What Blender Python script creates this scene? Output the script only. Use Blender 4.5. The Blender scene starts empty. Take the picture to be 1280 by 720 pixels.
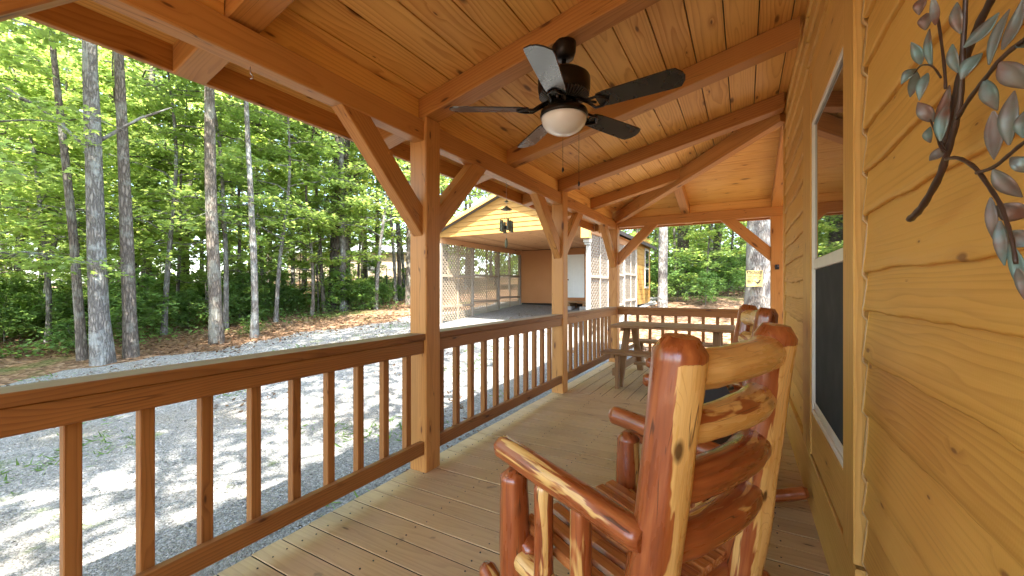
import bpy, math, random
import numpy as np
from mathutils import Vector, Matrix, noise as mnoise

random.seed(7)
RNG = np.random.default_rng(11)
R = math.radians
scene = bpy.context.scene
COL = scene.collection

# ------------------------------------------------------------------ camera numbers
CAM_F = 513.0; CAM_H = 1.25; PSI = math.atan2(290, 513)
SP, CP = math.sin(PSI), math.cos(PSI)
def at(px, d):                                   # picture column + distance -> ground position
    r = (px - 640) / CAM_F * d
    return (r * CP - d * SP, r * SP + d * CP)

# ------------------------------------------------------------------ object helpers
def tag(o, label=None, cat=None, group=None, kind=None):
    if label: o['label'] = label
    if cat: o['category'] = cat
    if group: o['group'] = group
    if kind: o['kind'] = kind
    return o

def empty(name, loc=(0, 0, 0), rz=0.0):
    o = bpy.data.objects.new(name, None); COL.objects.link(o)
    o.location = loc; o.rotation_euler = (0, 0, rz); o.empty_display_size = .1
    return o

def copy_tree(o, parent=None):
    c = o.copy(); COL.objects.link(c); c.parent = parent
    for ch in list(o.children):
        copy_tree(ch, c)
    return c

class MB:
    """collects boxes, bars, tubes; .build links them as one mesh object"""
    def __init__(s):
        s.v = []; s.f = []; s.gc = []; s.ti = []; s.sm = []; s.mi = []
    def add(s, verts, faces, gc=None, tint=None, smooth=False, mi=0):
        b = len(s.v)
        s.v += [tuple(p) for p in verts]
        s.gc += list(gc) if gc is not None else [tuple(p) for p in verts]
        t = random.random() if tint is None else tint
        s.ti += [t] * len(verts)
        s.f += [tuple(b + i for i in f) for f in faces]
        s.sm += [smooth] * len(faces); s.mi += [mi] * len(faces)
    def prism(s, p0, p1, prof, up=(0, 0, 1), tint=None, smooth=False, cut0=None, cut1=None, mi=0, segs=1, off=None):
        """extrude a profile [(side, up)] from p0 to p1; cut = function (s,t)->shift along the length"""
        p0 = Vector(p0); p1 = Vector(p1); d = p1 - p0; L = d.length; d.normalize()
        up = Vector(up); side = d.cross(up).normalized(); up = side.cross(d).normalized()
        n = len(prof)
        ro = off or (random.uniform(-50, 50), random.uniform(-.06, .06), random.uniform(.015, .11))
        V = []; G = []
        for k in range(segs + 1):
            for (a, b) in prof:
                l = L * k / segs
                if k == 0 and cut0: l += cut0(a, b)
                if k == segs and cut1: l += cut1(a, b)
                V.append(p0 + d * l + side * a + up * b)
                G.append((l + ro[0], a + ro[1], b + ro[2]))
        Fs = []
        for k in range(segs):
            for i in range(n):
                j = (i + 1) % n
                Fs.append((k * n + i, k * n + j, (k + 1) * n + j, (k + 1) * n + i))
        Fs.append(tuple(range(n - 1, -1, -1))); Fs.append(tuple(segs * n + i for i in range(n)))
        s.add(V, Fs, G, tint, smooth, mi)
    def bar(s, p0, p1, w, h, up=(0, 0, 1), ch=.004, **k):
        a, b = w / 2, h / 2
        if ch > 0:
            ch = min(ch, a * .5, b * .5)
            prof = [(-a + ch, -b), (a - ch, -b), (a, -b + ch), (a, b - ch), (a - ch, b), (-a + ch, b), (-a, b - ch), (-a, -b + ch)]
        else:
            prof = [(-a, -b), (a, -b), (a, b), (-a, b)]
        s.prism(p0, p1, prof, up, **k)
    def box(s, c, size, rz=0.0, ch=.003, **k):
        """axis box: c centre, size xyz, grain along the longest side"""
        sx, sy, sz = size; c = Vector(c)
        M = Matrix.Rotation(rz, 3, 'Z')
        if sx >= sy and sx >= sz:
            e = M @ Vector((sx / 2, 0, 0)); s.bar(c - e, c + e, sy, sz, (0, 0, 1), ch, **k)
        elif sy >= sz:
            e = M @ Vector((0, sy / 2, 0)); s.bar(c - e, c + e, sx, sz, (0, 0, 1), ch, **k)
        else:
            e = Vector((0, 0, sz / 2)); s.bar(c - e, c + e, sx, sy, M @ Vector((0, 1, 0)), ch, **k)
    def tube(s, pts, rad, n=12, tint=None, smooth=True, cap=True, mi=0, wob=0.0, flat=None, off=None, facet=0.0):
        pts = [Vector(p) for p in pts]
        if not hasattr(rad, '__len__'): rad = [rad] * len(pts)
        ro = off or (random.uniform(-50, 50), random.uniform(-50, 50), random.uniform(-50, 50))
        V = []; G = []; l = 0.0
        t0 = (pts[1] - pts[0]).normalized()
        ref = Vector((0, 0, 1)) if abs(t0.z) < .9 else Vector((1, 0, 0))
        side = t0.cross(ref).normalized()
        for i, p in enumerate(pts):
            t = (pts[min(i + 1, len(pts) - 1)] - pts[max(i - 1, 0)])
            if t.length < 1e-9: t = t0
            t.normalize()
            side = (side - t * side.dot(t)).normalized(); up = side.cross(t)
            if i: l += (pts[i] - pts[i - 1]).length
            for k in range(n):
                a = 2 * math.pi * k / n
                r = rad[i]
                if wob:
                    r *= 1 + wob * mnoise.noise(Vector((l * 4 + ro[0], math.cos(a) * 1.3 + ro[1], math.sin(a) * 1.3)))
                if facet: r *= 1 - facet * (1 - abs(math.sin(3.5 * a + ro[1] + .8 * math.sin(l * 3 + ro[2]))))
                ca, sa = math.cos(a) * r, math.sin(a) * r
                V.append(p + side * ca + up * sa)
                G.append((l + ro[0], ca + ro[1], sa + ro[2]))
        Fs = []
        for i in range(len(pts) - 1):
            for k in range(n):
                j = (k + 1) % n
                Fs.append((i * n + k, i * n + j, (i + 1) * n + j, (i + 1) * n + k))
        s.add(V, Fs, G, tint, smooth, mi)
        if cap:
            m = len(pts) - 1
            s.f += [tuple(len(s.v) - len(V) + k for k in range(n - 1, -1, -1)), tuple(len(s.v) - len(V) + m * n + k for k in range(n))]
            s.sm += [False, False]; s.mi += [mi, mi]
    def lathe(s, prof, c=(0, 0, 0), n=24, smooth=True, **k):
        V = []
        for (r, z) in prof:
            for i in range(n):
                a = 2 * math.pi * i / n
                V.append((c[0] + r * math.cos(a), c[1] + r * math.sin(a), c[2] + z))
        Fs = []
        for i in range(len(prof) - 1):
            for q in range(n):
                j = (q + 1) % n
                Fs.append((i * n + q, i * n + j, (i + 1) * n + j, (i + 1) * n + q))
        Fs.append(tuple(range(n - 1, -1, -1))); Fs.append(tuple((len(prof) - 1) * n + q for q in range(n)))
        s.add(V, Fs, smooth=smooth, **k)
    def build(s, name, mat, parent=None, loc=None):
        me = bpy.data.meshes.new(name)
        me.from_pydata(s.v, [], s.f)
        a = me.attributes.new('gc', 'FLOAT_VECTOR', 'POINT'); a.data.foreach_set('vector', np.array(s.gc, dtype=np.float32).ravel())
        a = me.attributes.new('tint', 'FLOAT', 'POINT'); a.data.foreach_set('value', np.array(s.ti, dtype=np.float32))
        me.polygons.foreach_set('use_smooth', s.sm)
        for m in (mat if isinstance(mat, (list, tuple)) else [mat]): me.materials.append(m)
        if any(s.mi): me.polygons.foreach_set('material_index', s.mi)
        me.update()
        o = bpy.data.objects.new(name, me); COL.objects.link(o)
        if parent is not None: o.parent = parent
        if loc is not None: o.location = loc
        return o

# ------------------------------------------------------------------ material helpers
class NT:
    def __init__(s, name):
        s.m = bpy.data.materials.new(name); s.m.use_nodes = True
        s.t = s.m.node_tree; s.t.nodes.clear()
        s.out = s.n('ShaderNodeOutputMaterial')
    def n(s, typ, **k):
        o = s.t.nodes.new(typ)
        for a, b in k.items(): setattr(o, a, b)
        return o
    def l(s, a, b): s.t.links.new(a, b)
    def put(s, sock, v):
        if hasattr(v, 'is_output') or isinstance(v, bpy.types.NodeSocket): s.l(v, sock)
        else: sock.default_value = v
    def math(s, op, a, b=0.0, c=None, clamp=False):
        o = s.n('ShaderNodeMath', operation=op, use_clamp=clamp)
        s.put(o.inputs[0], a); s.put(o.inputs[1], b)
        if c is not None: s.put(o.inputs[2], c)
        return o.outputs[0]
    def vec(s, op, a, b):
        o = s.n('ShaderNodeVectorMath', operation=op); s.put(o.inputs[0], a); s.put(o.inputs[1], b); return o.outputs[0]
    def attr(s, name): return s.n('ShaderNodeAttribute', attribute_name=name)
    def noise(s, vec, scale, detail=3, rough=.5, dist=0.0):
        o = s.n('ShaderNodeTexNoise'); s.put(o.inputs['Vector'], vec); o.inputs['Scale'].default_value = scale
        o.inputs['Detail'].default_value = detail; o.inputs['Roughness'].default_value = rough; o.inputs['Distortion'].default_value = dist
        return o.outputs['Fac']
    def mix(s, f, a, b, blend='MIX'):
        o = s.n('ShaderNodeMix', data_type='RGBA', blend_type=blend)
        s.put(o.inputs[0], f); s.put(o.inputs[6], col(a) if isinstance(a, tuple) else a); s.put(o.inputs[7], col(b) if isinstance(b, tuple) else b)
        return o.outputs[2]
    def ramp(s, f, stops):
        o = s.n('ShaderNodeValToRGB'); s.put(o.inputs[0], f)
        e = o.color_ramp.elements
        while len(e) < len(stops): e.new(.5)
        for i, (p, c) in enumerate(stops):
            e[i].position = p; e[i].color = col(c) if isinstance(c, tuple) else (c, c, c, 1)
        return o.outputs[0]
    def maprange(s, v, a, b, c=0.0, d=1.0):
        o = s.n('ShaderNodeMapRange', clamp=True); s.put(o.inputs[0], v)
        for i, x in enumerate((a, b, c, d)): s.put(o.inputs[i + 1], x)
        return o.outputs[0]
    def bsdf(s, color, rough=.6, spec=.4, coat=0.0, metal=0.0, bump=None, bstr=.3, bdist=.01, coat_r=.1):
        o = s.n('ShaderNodeBsdfPrincipled')
        s.put(o.inputs['Base Color'], col(color) if isinstance(color, tuple) else color)
        s.put(o.inputs['Roughness'], rough); o.inputs['Specular IOR Level'].default_value = spec
        o.inputs['Coat Weight'].default_value = coat; o.inputs['Coat Roughness'].default_value = coat_r
        o.inputs['Metallic'].default_value = metal
        if bump is not None:
            b = s.n('ShaderNodeBump'); b.inputs['Strength'].default_value = bstr; b.inputs['Distance'].default_value = bdist
            s.put(b.inputs['Height'], bump); s.l(b.outputs[0], o.inputs['Normal'])
        return o
    def fin(s, sh):
        s.l(sh.outputs[0] if hasattr(sh, 'outputs') else sh, s.out.inputs[0]); return s.m
def col(c): return (c[0], c[1], c[2], 1.0)

def wood(name, light, dark, knot=(.08, .03, .01), rough=.5, spec=.35, freq=60, contrast=.75, knots=.07, tintv=.35, bstr=.25, gray=None, coat=0.0, stain=None, kscale=(1.5, 5.5), saw=0.0, checks=0.0):
    t = NT(name)
    g = t.attr('gc').outputs['Vector']; ti = t.attr('tint').outputs['Fac']
    sx = t.n('ShaderNodeSeparateXYZ'); t.l(g, sx.inputs[0]); u, v, w = sx.outputs
    # knots
    kc = t.n('ShaderNodeCombineXYZ'); t.l(t.math('MULTIPLY', u, kscale[0]), kc.inputs[0]); t.l(t.math('MULTIPLY', t.math('ADD', v, w), kscale[1]), kc.inputs[1])
    kn = t.noise(kc.outputs[0], 3.0, 2)
    kv = t.n('ShaderNodeTexVoronoi', voronoi_dimensions='2D', feature='F1'); kv.inputs['Scale'].default_value = 1.0
    t.l(t.vec('ADD', kc.outputs[0], t.vec('SCALE', kn, (0, 0, 0)) if False else kc.outputs[0]) if False else kc.outputs[0], kv.inputs['Vector'])
    kd = kv.outputs['Distance']
    ks = t.n('ShaderNodeSeparateColor'); t.l(kv.outputs['Color'], ks.inputs[0])
    kr = t.math('MULTIPLY', t.math('POWER', ks.outputs[0], 1.7), knots * 1.5)
    kn2 = t.math('ADD', kd, t.math('MULTIPLY', t.math('SUBTRACT', kn, .5), .05))
    kmask = t.maprange(kn2, t.math('MULTIPLY', kr, .45), kr, 1.0, 0.0)
    kswirl = t.maprange(kn2, kr, t.math('ADD', t.math('MULTIPLY', kr, 3.2), .01), 1.0, 0.0)
    # rings
    c1 = t.n('ShaderNodeCombineXYZ'); t.l(t.math('MULTIPLY', u, .55), c1.inputs[0]); t.l(t.math('MULTIPLY', v, 3.0), c1.inputs[1]); t.l(t.math('MULTIPLY', w, 3.0), c1.inputs[2])
    n1 = t.math('SUBTRACT', t.noise(c1.outputs[0], 1.6, 2), .5)
    c2 = t.n('ShaderNodeCombineXYZ'); t.l(u, c2.inputs[0]); t.l(t.math('MULTIPLY', v, 9.0), c2.inputs[1]); t.l(t.math('MULTIPLY', w, 9.0), c2.inputs[2])
    n2 = t.math('SUBTRACT', t.noise(c2.outputs[0], 2.2, 3), .5)
    vv = t.math('ADD', v, t.math('MULTIPLY', n1, .10)); ww = t.math('ADD', w, t.math('MULTIPLY', n1, .13))
    r = t.math('SQRT', t.math('ADD', t.math('MULTIPLY', vv, vv), t.math('MULTIPLY', ww, ww)))
    r = t.math('ADD', r, t.math('MULTIPLY', n2, .012))
    r = t.math('ADD', r, t.math('MULTIPLY', kswirl, .014))
    s = t.math('FRACT', t.math('MULTIPLY', r, freq))
    ring = t.math('POWER', s, 2.2)
    ring = t.math('MULTIPLY', ring, t.maprange(s, .90, 1.0, 1.0, 0.0))
    # fine fibre streaks
    c3 = t.n('ShaderNodeCombineXYZ'); t.l(t.math('MULTIPLY', u, 2.5), c3.inputs[0]); t.l(t.math('MULTIPLY', v, 140.0), c3.inputs[1]); t.l(t.math('MULTIPLY', w, 140.0), c3.inputs[2])
    fib = t.noise(c3.outputs[0], 1.0, 3, .6)
    blot = t.noise(c1.outputs[0], 4.0, 3, .55)
    f = t.math('ADD', t.math('MULTIPLY', ring, contrast), t.math('MULTIPLY', t.math('SUBTRACT', fib, .42), .55))
    f = t.math('ADD', f, t.math('MULTIPLY', t.math('SUBTRACT', blot, .5), .7))
    f = t.math('ADD', f, t.math('MULTIPLY', t.math('SUBTRACT', ti, .5), tintv), clamp=True)
    f = t.math('ADD', f, t.math('MULTIPLY', kswirl, .28), clamp=True)
    c = t.mix(f, light, dark)
    if gray:                                    # silvered, weathered upper skin
        nz = t.n('ShaderNodeSeparateXYZ'); t.l(t.n('ShaderNodeNewGeometry').outputs['True Normal'], nz.inputs[0])   # the sky-side is silvered
        c = t.mix(t.math('MULTIPLY', t.maprange(nz.outputs[2], .8, .95), t.maprange(t.noise(c2.outputs[0], 1.2, 4), .25, .6, .25, .85)), c, gray)
    if checks:                                  # drying cracks along the grain
        cc_ = t.n('ShaderNodeCombineXYZ'); t.l(t.math('MULTIPLY', u, .9), cc_.inputs[0]); t.l(t.math('MULTIPLY', v, 16.0), cc_.inputs[1]); t.l(t.math('MULTIPLY', w, 16.0), cc_.inputs[2])
        ck = t.math('ABSOLUTE', t.math('SUBTRACT', t.noise(cc_.outputs[0], 1.0, 2, .4), .5))
        ck = t.math('MULTIPLY', t.maprange(ck, .002, .009, 1.0, 0.0), t.maprange(t.noise(c1.outputs[0], 2.3, 1), .55, .6))
        c = t.mix(t.math('MULTIPLY', ck, checks), c, tuple(q * .35 for q in knot))
    if stain:                                   # worn, dirty patches
        po = t.n('ShaderNodeNewGeometry').outputs['Position']
        c = t.mix(t.maprange(t.noise(po, 1.1, 6, .62), .52, .72, 0.0, .5), c, stain)
        c = t.mix(t.maprange(t.noise(po, 9.0, 3, .6), .66, .74, 0.0, .55), c, (stain[0] * .4, stain[1] * .4, stain[2] * .4))
    c = t.mix(t.math('MULTIPLY', kmask, .85), c, knot)
    h = t.math('ADD', t.math('MULTIPLY', fib, .5), t.math('MULTIPLY', ring, -.35))
    h = t.math('ADD', h, t.math('MULTIPLY', kmask, -.5))
    if saw:
        sw = t.math('SINE', t.math('ADD', t.math('MULTIPLY', u, 900.0), t.math('MULTIPLY', n2, 30.0)))
        h = t.math('ADD', h, t.math('MULTIPLY', sw, saw))
    rr = t.math('ADD', rough, t.math('MULTIPLY', t.math('SUBTRACT', fib, .5), .25))
    return t.fin(t.bsdf(c, rr, spec, coat, bump=h, bstr=bstr, bdist=.002))

def cedar_log(name):
    t = NT(name)
    g = t.attr('gc').outputs['Vector']; ti = t.attr('tint').outputs['Fac']
    sx = t.n('ShaderNodeSeparateXYZ'); t.l(g, sx.inputs[0]); u, v, w = sx.outputs
    a = t.n('ShaderNodeCombineXYZ'); t.l(t.math('MULTIPLY', u, 1.6), a.inputs[0]); t.l(t.math('MULTIPLY', v, 11.0), a.inputs[1]); t.l(t.math('MULTIPLY', w, 11.0), a.inputs[2])
    big = t.noise(a.outputs[0], 1.0, 4, .55, .6)
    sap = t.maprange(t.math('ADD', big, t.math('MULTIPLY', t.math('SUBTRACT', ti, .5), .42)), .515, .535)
    b = t.n('ShaderNodeCombineXYZ'); t.l(t.math('MULTIPLY', u, 3.0), b.inputs[0]); t.l(t.math('MULTIPLY', v, 70.0), b.inputs[1]); t.l(t.math('MULTIPLY', w, 70.0), b.inputs[2])
    fib = t.noise(b.outputs[0], 1.0, 4, .6)
    blot = t.noise(a.outputs[0], 3.2, 3)
    red = t.ramp(t.math('ADD', t.math('MULTIPLY', fib, .5), t.math('MULTIPLY', blot, .5)), [(.25, (.115, .024, .007)), (.5, (.30, .075, .018)), (.78, (.50, .17, .045))])
    cream = t.ramp(t.math('ADD', t.math('MULTIPLY', fib, .55), t.math('MULTIPLY', blot, .45)), [(.25, (.52, .27, .065)), (.55, (.72, .45, .15)), (.8, (.80, .56, .24))])
    # contour lines of the growth rings where the sapwood was peeled
    rl = t.math('FRACT', t.math('MULTIPLY', t.noise(a.outputs[0], .9, 2, .5, .4), 22.0))
    cream = t.mix(t.maprange(rl, .84, .95, 0.0, .4), cream, (.42, .17, .04))
    c = t.mix(sap, red, cream)
    k = t.n('ShaderNodeCombineXYZ'); t.l(t.math('MULTIPLY', u, 6.0), k.inputs[0]); t.l(t.math('MULTIPLY', v, 13.0), k.inputs[1]); t.l(t.math('MULTIPLY', w, 13.0), k.inputs[2])
    kv = t.n('ShaderNodeTexVoronoi', feature='F1'); kv.inputs['Scale'].default_value = 1.0; t.l(k.outputs[0], kv.inputs['Vector'])
    ksep = t.n('ShaderNodeSeparateColor'); t.l(kv.outputs['Color'], ksep.inputs[0])
    kr = t.math('MULTIPLY', t.math('POWER', ksep.outputs[0], 2.0), .34)
    km = t.maprange(kv.outputs['Distance'], t.math('MULTIPLY', kr, .5), kr, 1.0, 0.0)
    c = t.mix(t.math('MULTIPLY', km, .88), c, (.045, .012, .004))
    cc_ = t.n('ShaderNodeCombineXYZ'); t.l(t.math('MULTIPLY', u, 1.3), cc_.inputs[0]); t.l(t.math('MULTIPLY', v, 26.0), cc_.inputs[1]); t.l(t.math('MULTIPLY', w, 26.0), cc_.inputs[2])
    ck = t.math('ABSOLUTE', t.math('SUBTRACT', t.noise(cc_.outputs[0], 1.0, 2, .4), .5))
    ck = t.math('MULTIPLY', t.maprange(ck, .003, .012, 1.0, 0.0), t.maprange(blot, .52, .58))
    c = t.mix(t.math('MULTIPLY', ck, .85), c, (.06, .018, .006))
    h = t.math('ADD', t.math('MULTIPLY', fib, .45), t.math('MULTIPLY', big, 2.0))
    h = t.math('ADD', h, t.math('MULTIPLY', ck, -.5))
    h = t.math('ADD', h, t.math('MULTIPLY', km, -.6))
    return t.fin(t.bsdf(c, t.maprange(blot, .3, .7, .20, .42), .5, .45, bump=h, bstr=.35, bdist=.006, coat_r=.09))

def plain(name, c, rough=.6, spec=.4, metal=0.0, coat=0.0, var=.15, scale=8.0, bstr=.1):
    t = NT(name); p = t.n('ShaderNodeTexCoord').outputs['Object']
    n = t.noise(p, scale, 4)
    cc = t.mix(n, tuple(x * (1 - var) for x in c), tuple(min(1, x * (1 + var)) for x in c))
    return t.fin(t.bsdf(cc, t.maprange(n, .2, .8, rough * .85, min(1, rough * 1.15)), spec, coat, metal, bump=t.noise(p, scale * 6, 3), bstr=bstr, bdist=.003))

def leaf_mat(name, c, trans, var=.45, yel=(.17, .22, .03)):
    t = NT(name); ti = t.attr('tint').outputs['Fac']
    oi = t.n('ShaderNodeObjectInfo').outputs['Random']
    f = t.math('ADD', t.math('MULTIPLY', ti, .7), t.math('MULTIPLY', oi, .3))
    lo = tuple(x * (1 - var) for x in c); hi = tuple(x * (1 + var * .8) for x in c)
    cc = t.ramp(f, [(0.0, lo), (.55, c), (.85, hi), (1.0, yel)])
    tc = t.mix(1.0, cc, tuple(b / max(a, 1e-3) * .5 for a, b in zip(c, trans)), 'MULTIPLY')
    d = t.bsdf(cc, .42, .4)
    tr = t.n('ShaderNodeBsdfTranslucent'); t.l(t.vec('SCALE', tc, tc) if False else tc, tr.inputs[0])
    sc = t.n('ShaderNodeVectorMath', operation='SCALE'); t.l(tc, sc.inputs[0]); sc.inputs['Scale'].default_value = 2.0
    t.l(sc.outputs[0], tr.inputs[0])
    mx = t.n('ShaderNodeMixShader'); mx.inputs[0].default_value = .55
    t.l(d.outputs[0], mx.inputs[1]); t.l(tr.outputs[0], mx.inputs[2])
    return t.fin(mx)

def bark(name, a, b, lichen=(.36, .38, .33), scale=1.0, lic=.55):
    t = NT(name); g = t.attr('gc').outputs['Vector']
    sx = t.n('ShaderNodeSeparateXYZ'); t.l(g, sx.inputs[0]); u, v, w = sx.outputs
    c = t.n('ShaderNodeCombineXYZ'); t.l(t.math('MULTIPLY', u, 5.0 * scale), c.inputs[0]); t.l(t.math('MULTIPLY', v, 22.0 * scale), c.inputs[1]); t.l(t.math('MULTIPLY', w, 22.0 * scale), c.inputs[2])
    vo = t.n('ShaderNodeTexVoronoi', feature='DISTANCE_TO_EDGE'); vo.inputs['Scale'].default_value = 1.0
    n0 = t.n('ShaderNodeTexNoise'); t.l(c.outputs[0], n0.inputs['Vector']); n0.inputs['Scale'].default_value = 1.6; n0.inputs['Detail'].default_value = 3
    t.l(t.vec('ADD', c.outputs[0], n0.outputs['Color']), vo.inputs['Vector'])
    crack = t.maprange(vo.outputs['Distance'], 0.0, .3)
    n = t.noise(c.outputs[0], 1.4, 5, .65)
    cc = t.mix(n, a, b)
    cc = t.mix(t.math('MULTIPLY', t.math('SUBTRACT', 1.0, crack), .75), cc, tuple(x * .3 for x in a))
    lm = t.maprange(t.noise(g, 3.2, 5, .65), .5, .62, 0.0, lic)
    cc = t.mix(lm, cc, lichen)
    return t.fin(t.bsdf(cc, .9, .15, bump=t.math('ADD', crack, n), bstr=.9, bdist=.02))

M = {}
M['ceiling'] = wood('pine_ceiling', (.82, .50, .150), (.57, .265, .062), (.13, .045, .012), .42, .35, 50, .85, .075, .55, .2)
M['beam'] = wood('stained_timber', (.52, .245, .066), (.31, .115, .026), (.085, .026, .009), .45, .35, 60, .6, .085, .55, .25, checks=.55)
M['rail'] = wood('stained_rail', (.33, .140, .036), (.18, .063, .015), (.06, .02, .008), .5, .3, 70, .7, .06, .6, .3, checks=.5)
M['cap'] = wood('weathered_cap', (.29, .125, .033), (.155, .056, .013), (.06, .02, .008), .55, .3, 70, .6, .06, .4, .35, gray=(.29, .22, .145))
M['deck'] = wood('deck_boards', (.54, .375, .20), (.37, .24, .12), (.10, .06, .035), .55, .3, 60, .45, .045, .45, .3, stain=(.27, .20, .125))
M['siding'] = wood('waney_siding', (.70, .395, .092), (.47, .23, .044), (.22, .09, .025), .55, .3, 65, .52, .042, .6, .35, kscale=(2.0, 5.0), saw=.03)
M['trim'] = wood('rough_trim', (.68, .39, .105), (.46, .23, .05), (.17, .075, .02), .55, .3, 70, .6, .05, .3, .45, saw=.08)
M['table'] = wood('table_planks', (.31, .18, .085), (.17, .088, .037), (.06, .035, .02), .65, .25, 70, .6, .06, .4, .3)
M['log'] = cedar_log('varnished_cedar')
M['seat'] = wood('varnished_seat', (.50, .19, .055), (.27, .075, .02), (.06, .018, .007), .25, .5, 60, .7, .08, .6, .2, coat=.6)
M['bronze'] = plain('dark_bronze', (.022, .017, .014), .35, .5, .6)
M['blade'] = plain('black_blade', (.022, .022, .023), .28, .5, coat=.3)
M['vinyl'] = plain('white_vinyl', (.74, .71, .62), .4)
M['screen'] = plain('window_screen', (.035, .042, .045), .75, .2)
M['black'] = plain('black_plastic', (.015, .015, .016), .4)
M['blackmetal'] = plain('black_enamel', (.02, .021, .022), .35, .5)
M['chrome'] = plain('steel', (.55, .55, .55), .3, .5, 1.0)
M['white_paint'] = plain('white_paint', (.36, .335, .285), .6, var=.08)
M['lattice_pale'] = plain('lattice_unshaded_paint', (.27, .235, .185), .7, var=.12)  # paler copy for the sunlit right lattice, also the left posts
M['lattice'] = plain('lattice_shaded_paint', (.27, .22, .16), .7, var=.12)  # same lattice on the left, its shade put into the colour
M['shingle'] = plain('roof_shingles', (.10, .09, .085), .9, .2, scale=14, var=.5, bstr=.6)
M['felt'] = plain('roof_felt', (.03, .025, .02), .9, .1)
M['concrete'] = plain('concrete_block', (.35, .34, .32), .9, .2)
M['caulk'] = plain('clear_caulk', (.45, .29, .12), .35, .5)
# lamp glass
t = NT('opal_glass'); M['opal'] = t.fin(t.bsdf((.84, .83, .80), .25, .5, .3))
t = NT('window_glass')
b = t.bsdf((.012, .015, .016), .02, .8); M['glass'] = t.fin(b)
t = NT('yellow_siding'); p = t.n('ShaderNodeTexCoord').outputs['Object']
M['yellow'] = t.fin(t.bsdf(t.mix(t.noise(p, 2.0, 4), (.33, .170, .045), (.40, .22, .062)), .55, .3))
t = NT('brown_panel'); p = t.n('ShaderNodeTexCoord').outputs['Object']
M['brown'] = t.fin(t.bsdf(t.mix(t.noise(p, 1.6, 4), (.36, .155, .055), (.44, .205, .078)), .65, .3))
M['door'] = plain('white_door', (.70, .74, .72), .45, var=.06)
M['soffit'] = wood('plank_soffit', (.52, .29, .14), (.32, .155, .065), (.07, .03, .015), .6, .3, 60, .6, .08, .9, .2)
M['tan'] = plain('tan_siding', (.42, .34, .24), .7, var=.1, scale=2)
M['tin'] = plain('pale_tin_roof', (.52, .56, .60), .35, .5, .3, var=.12, scale=3)
# copper patina of the wall sculpture
t = NT('patina_copper'); p = t.n('ShaderNodeTexCoord').outputs['Object']
f = t.maprange(t.noise(p, 14.0, 4, .6), .36, .56)
ti = t.attr('tint').outputs['Fac']
f = t.math('MULTIPLY', f, t.maprange(ti, 0.0, .6, .35, 1.0))
M['patina'] = t.fin(t.bsdf(t.mix(f, (.17, .085, .058), (.15, .235, .215)), t.maprange(t.noise(p, 30, 3), .3, .7, .35, .6), .5, 0.0, .35, bump=t.noise(p, 60, 3), bstr=.2, bdist=.003))
M['stem'] = plain('dark_copper_stem', (.085, .055, .042), .4, .5, .5, var=.4, scale=20)
M['chime'] = plain('verdigris', (.16, .17, .12), .5, .4, .3, var=.5, scale=30)
# ground
def ground_mat():
    t = NT('forest_floor'); p = t.n('ShaderNodeNewGeometry').outputs['Position']
    n1 = t.noise(p, .35, 5, .6); n2 = t.noise(p, 5.0, 5, .7)
    vo = t.n('ShaderNodeTexVoronoi'); vo.inputs['Scale'].default_value = 14.0; t.l(p, vo.inputs['Vector'])
    sep = t.n('ShaderNodeSeparateColor'); t.l(vo.outputs['Color'], sep.inputs[0])
    leaf = t.ramp(sep.outputs[0], [(0.0, (.09, .05, .028)), (.4, (.20, .115, .065)), (.75, (.30, .18, .105)), (1.0, (.40, .27, .18))])
    leaf = t.mix(t.maprange(n2, .3, .7), t.mix(.55, leaf, (.07, .045, .028)), leaf)
    green = t.mix(n2, (.035, .075, .015), (.09, .15, .03))
    c = t.mix(t.maprange(n1, .56, .66, 0.0, .75), leaf, green)
    return t.fin(t.bsdf(c, .95, .1, bump=t.math('ADD', n2, vo.outputs['Distance']), bstr=.8, bdist=.04))
def gravel_mat():
    t = NT('crushed_gravel'); p = t.n('ShaderNodeNewGeometry').outputs['Position']
    vo = t.n('ShaderNodeTexVoronoi'); vo.inputs['Scale'].default_value = 42.0; t.l(p, vo.inputs['Vector'])
    v2 = t.n('ShaderNodeTexVoronoi'); v2.inputs['Scale'].default_value = 95.0; t.l(p, v2.inputs['Vector'])
    sep = t.n('ShaderNodeSeparateColor'); t.l(vo.outputs['Color'], sep.inputs[0])
    sep2 = t.n('ShaderNodeSeparateColor'); t.l(v2.outputs['Color'], sep2.inputs[0])
    k = t.math('ADD', t.math('MULTIPLY', sep.outputs[0], .6), t.math('MULTIPLY', sep2.outputs[0], .4))
    c = t.ramp(k, [(.1, (.15, .147, .142)), (.5, (.24, .236, .228)), (.9, (.345, .338, .328))])
    edge = t.maprange(vo.outputs['Distance'], .40, .8, 0.0, .5)
    c = t.mix(edge, c, (.12, .115, .105))
    n1 = t.noise(p, .55, 5, .6)
    c = t.mix(t.maprange(n1, .52, .68, 0.0, .55), c, t.mix(n1, (.16, .125, .09), (.26, .22, .17)))
    n3 = t.noise(p, 1.7, 5, .65)
    c = t.mix(t.maprange(n3, .62, .70, 0.0, .75), c, t.mix(t.noise(p, 25, 2), (.05, .085, .02), (.14, .17, .05)))
    h = t.math('SUBTRACT', t.math('MULTIPLY', t.math('SUBTRACT', 1.0, vo.outputs['Distance']), 1.0), t.math('MULTIPLY', v2.outputs['Distance'], .5))
    return t.fin(t.bsdf(c, .85, .25, bump=h, bstr=.8, bdist=.018))
M['ground'] = ground_mat(); M['gravel'] = gravel_mat()
M['bark'] = bark('grey_bark', (.14, .112, .088), (.26, .22, .18), (.27, .275, .23))
M['bark_pale'] = bark('pale_bark', (.17, .152, .133), (.31, .285, .255), (.32, .335, .31), 1.0, .7)
M['bark_dark'] = bark('dark_bark', (.075, .062, .05), (.17, .14, .115), (.22, .24, .19), .8, .4)
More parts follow.
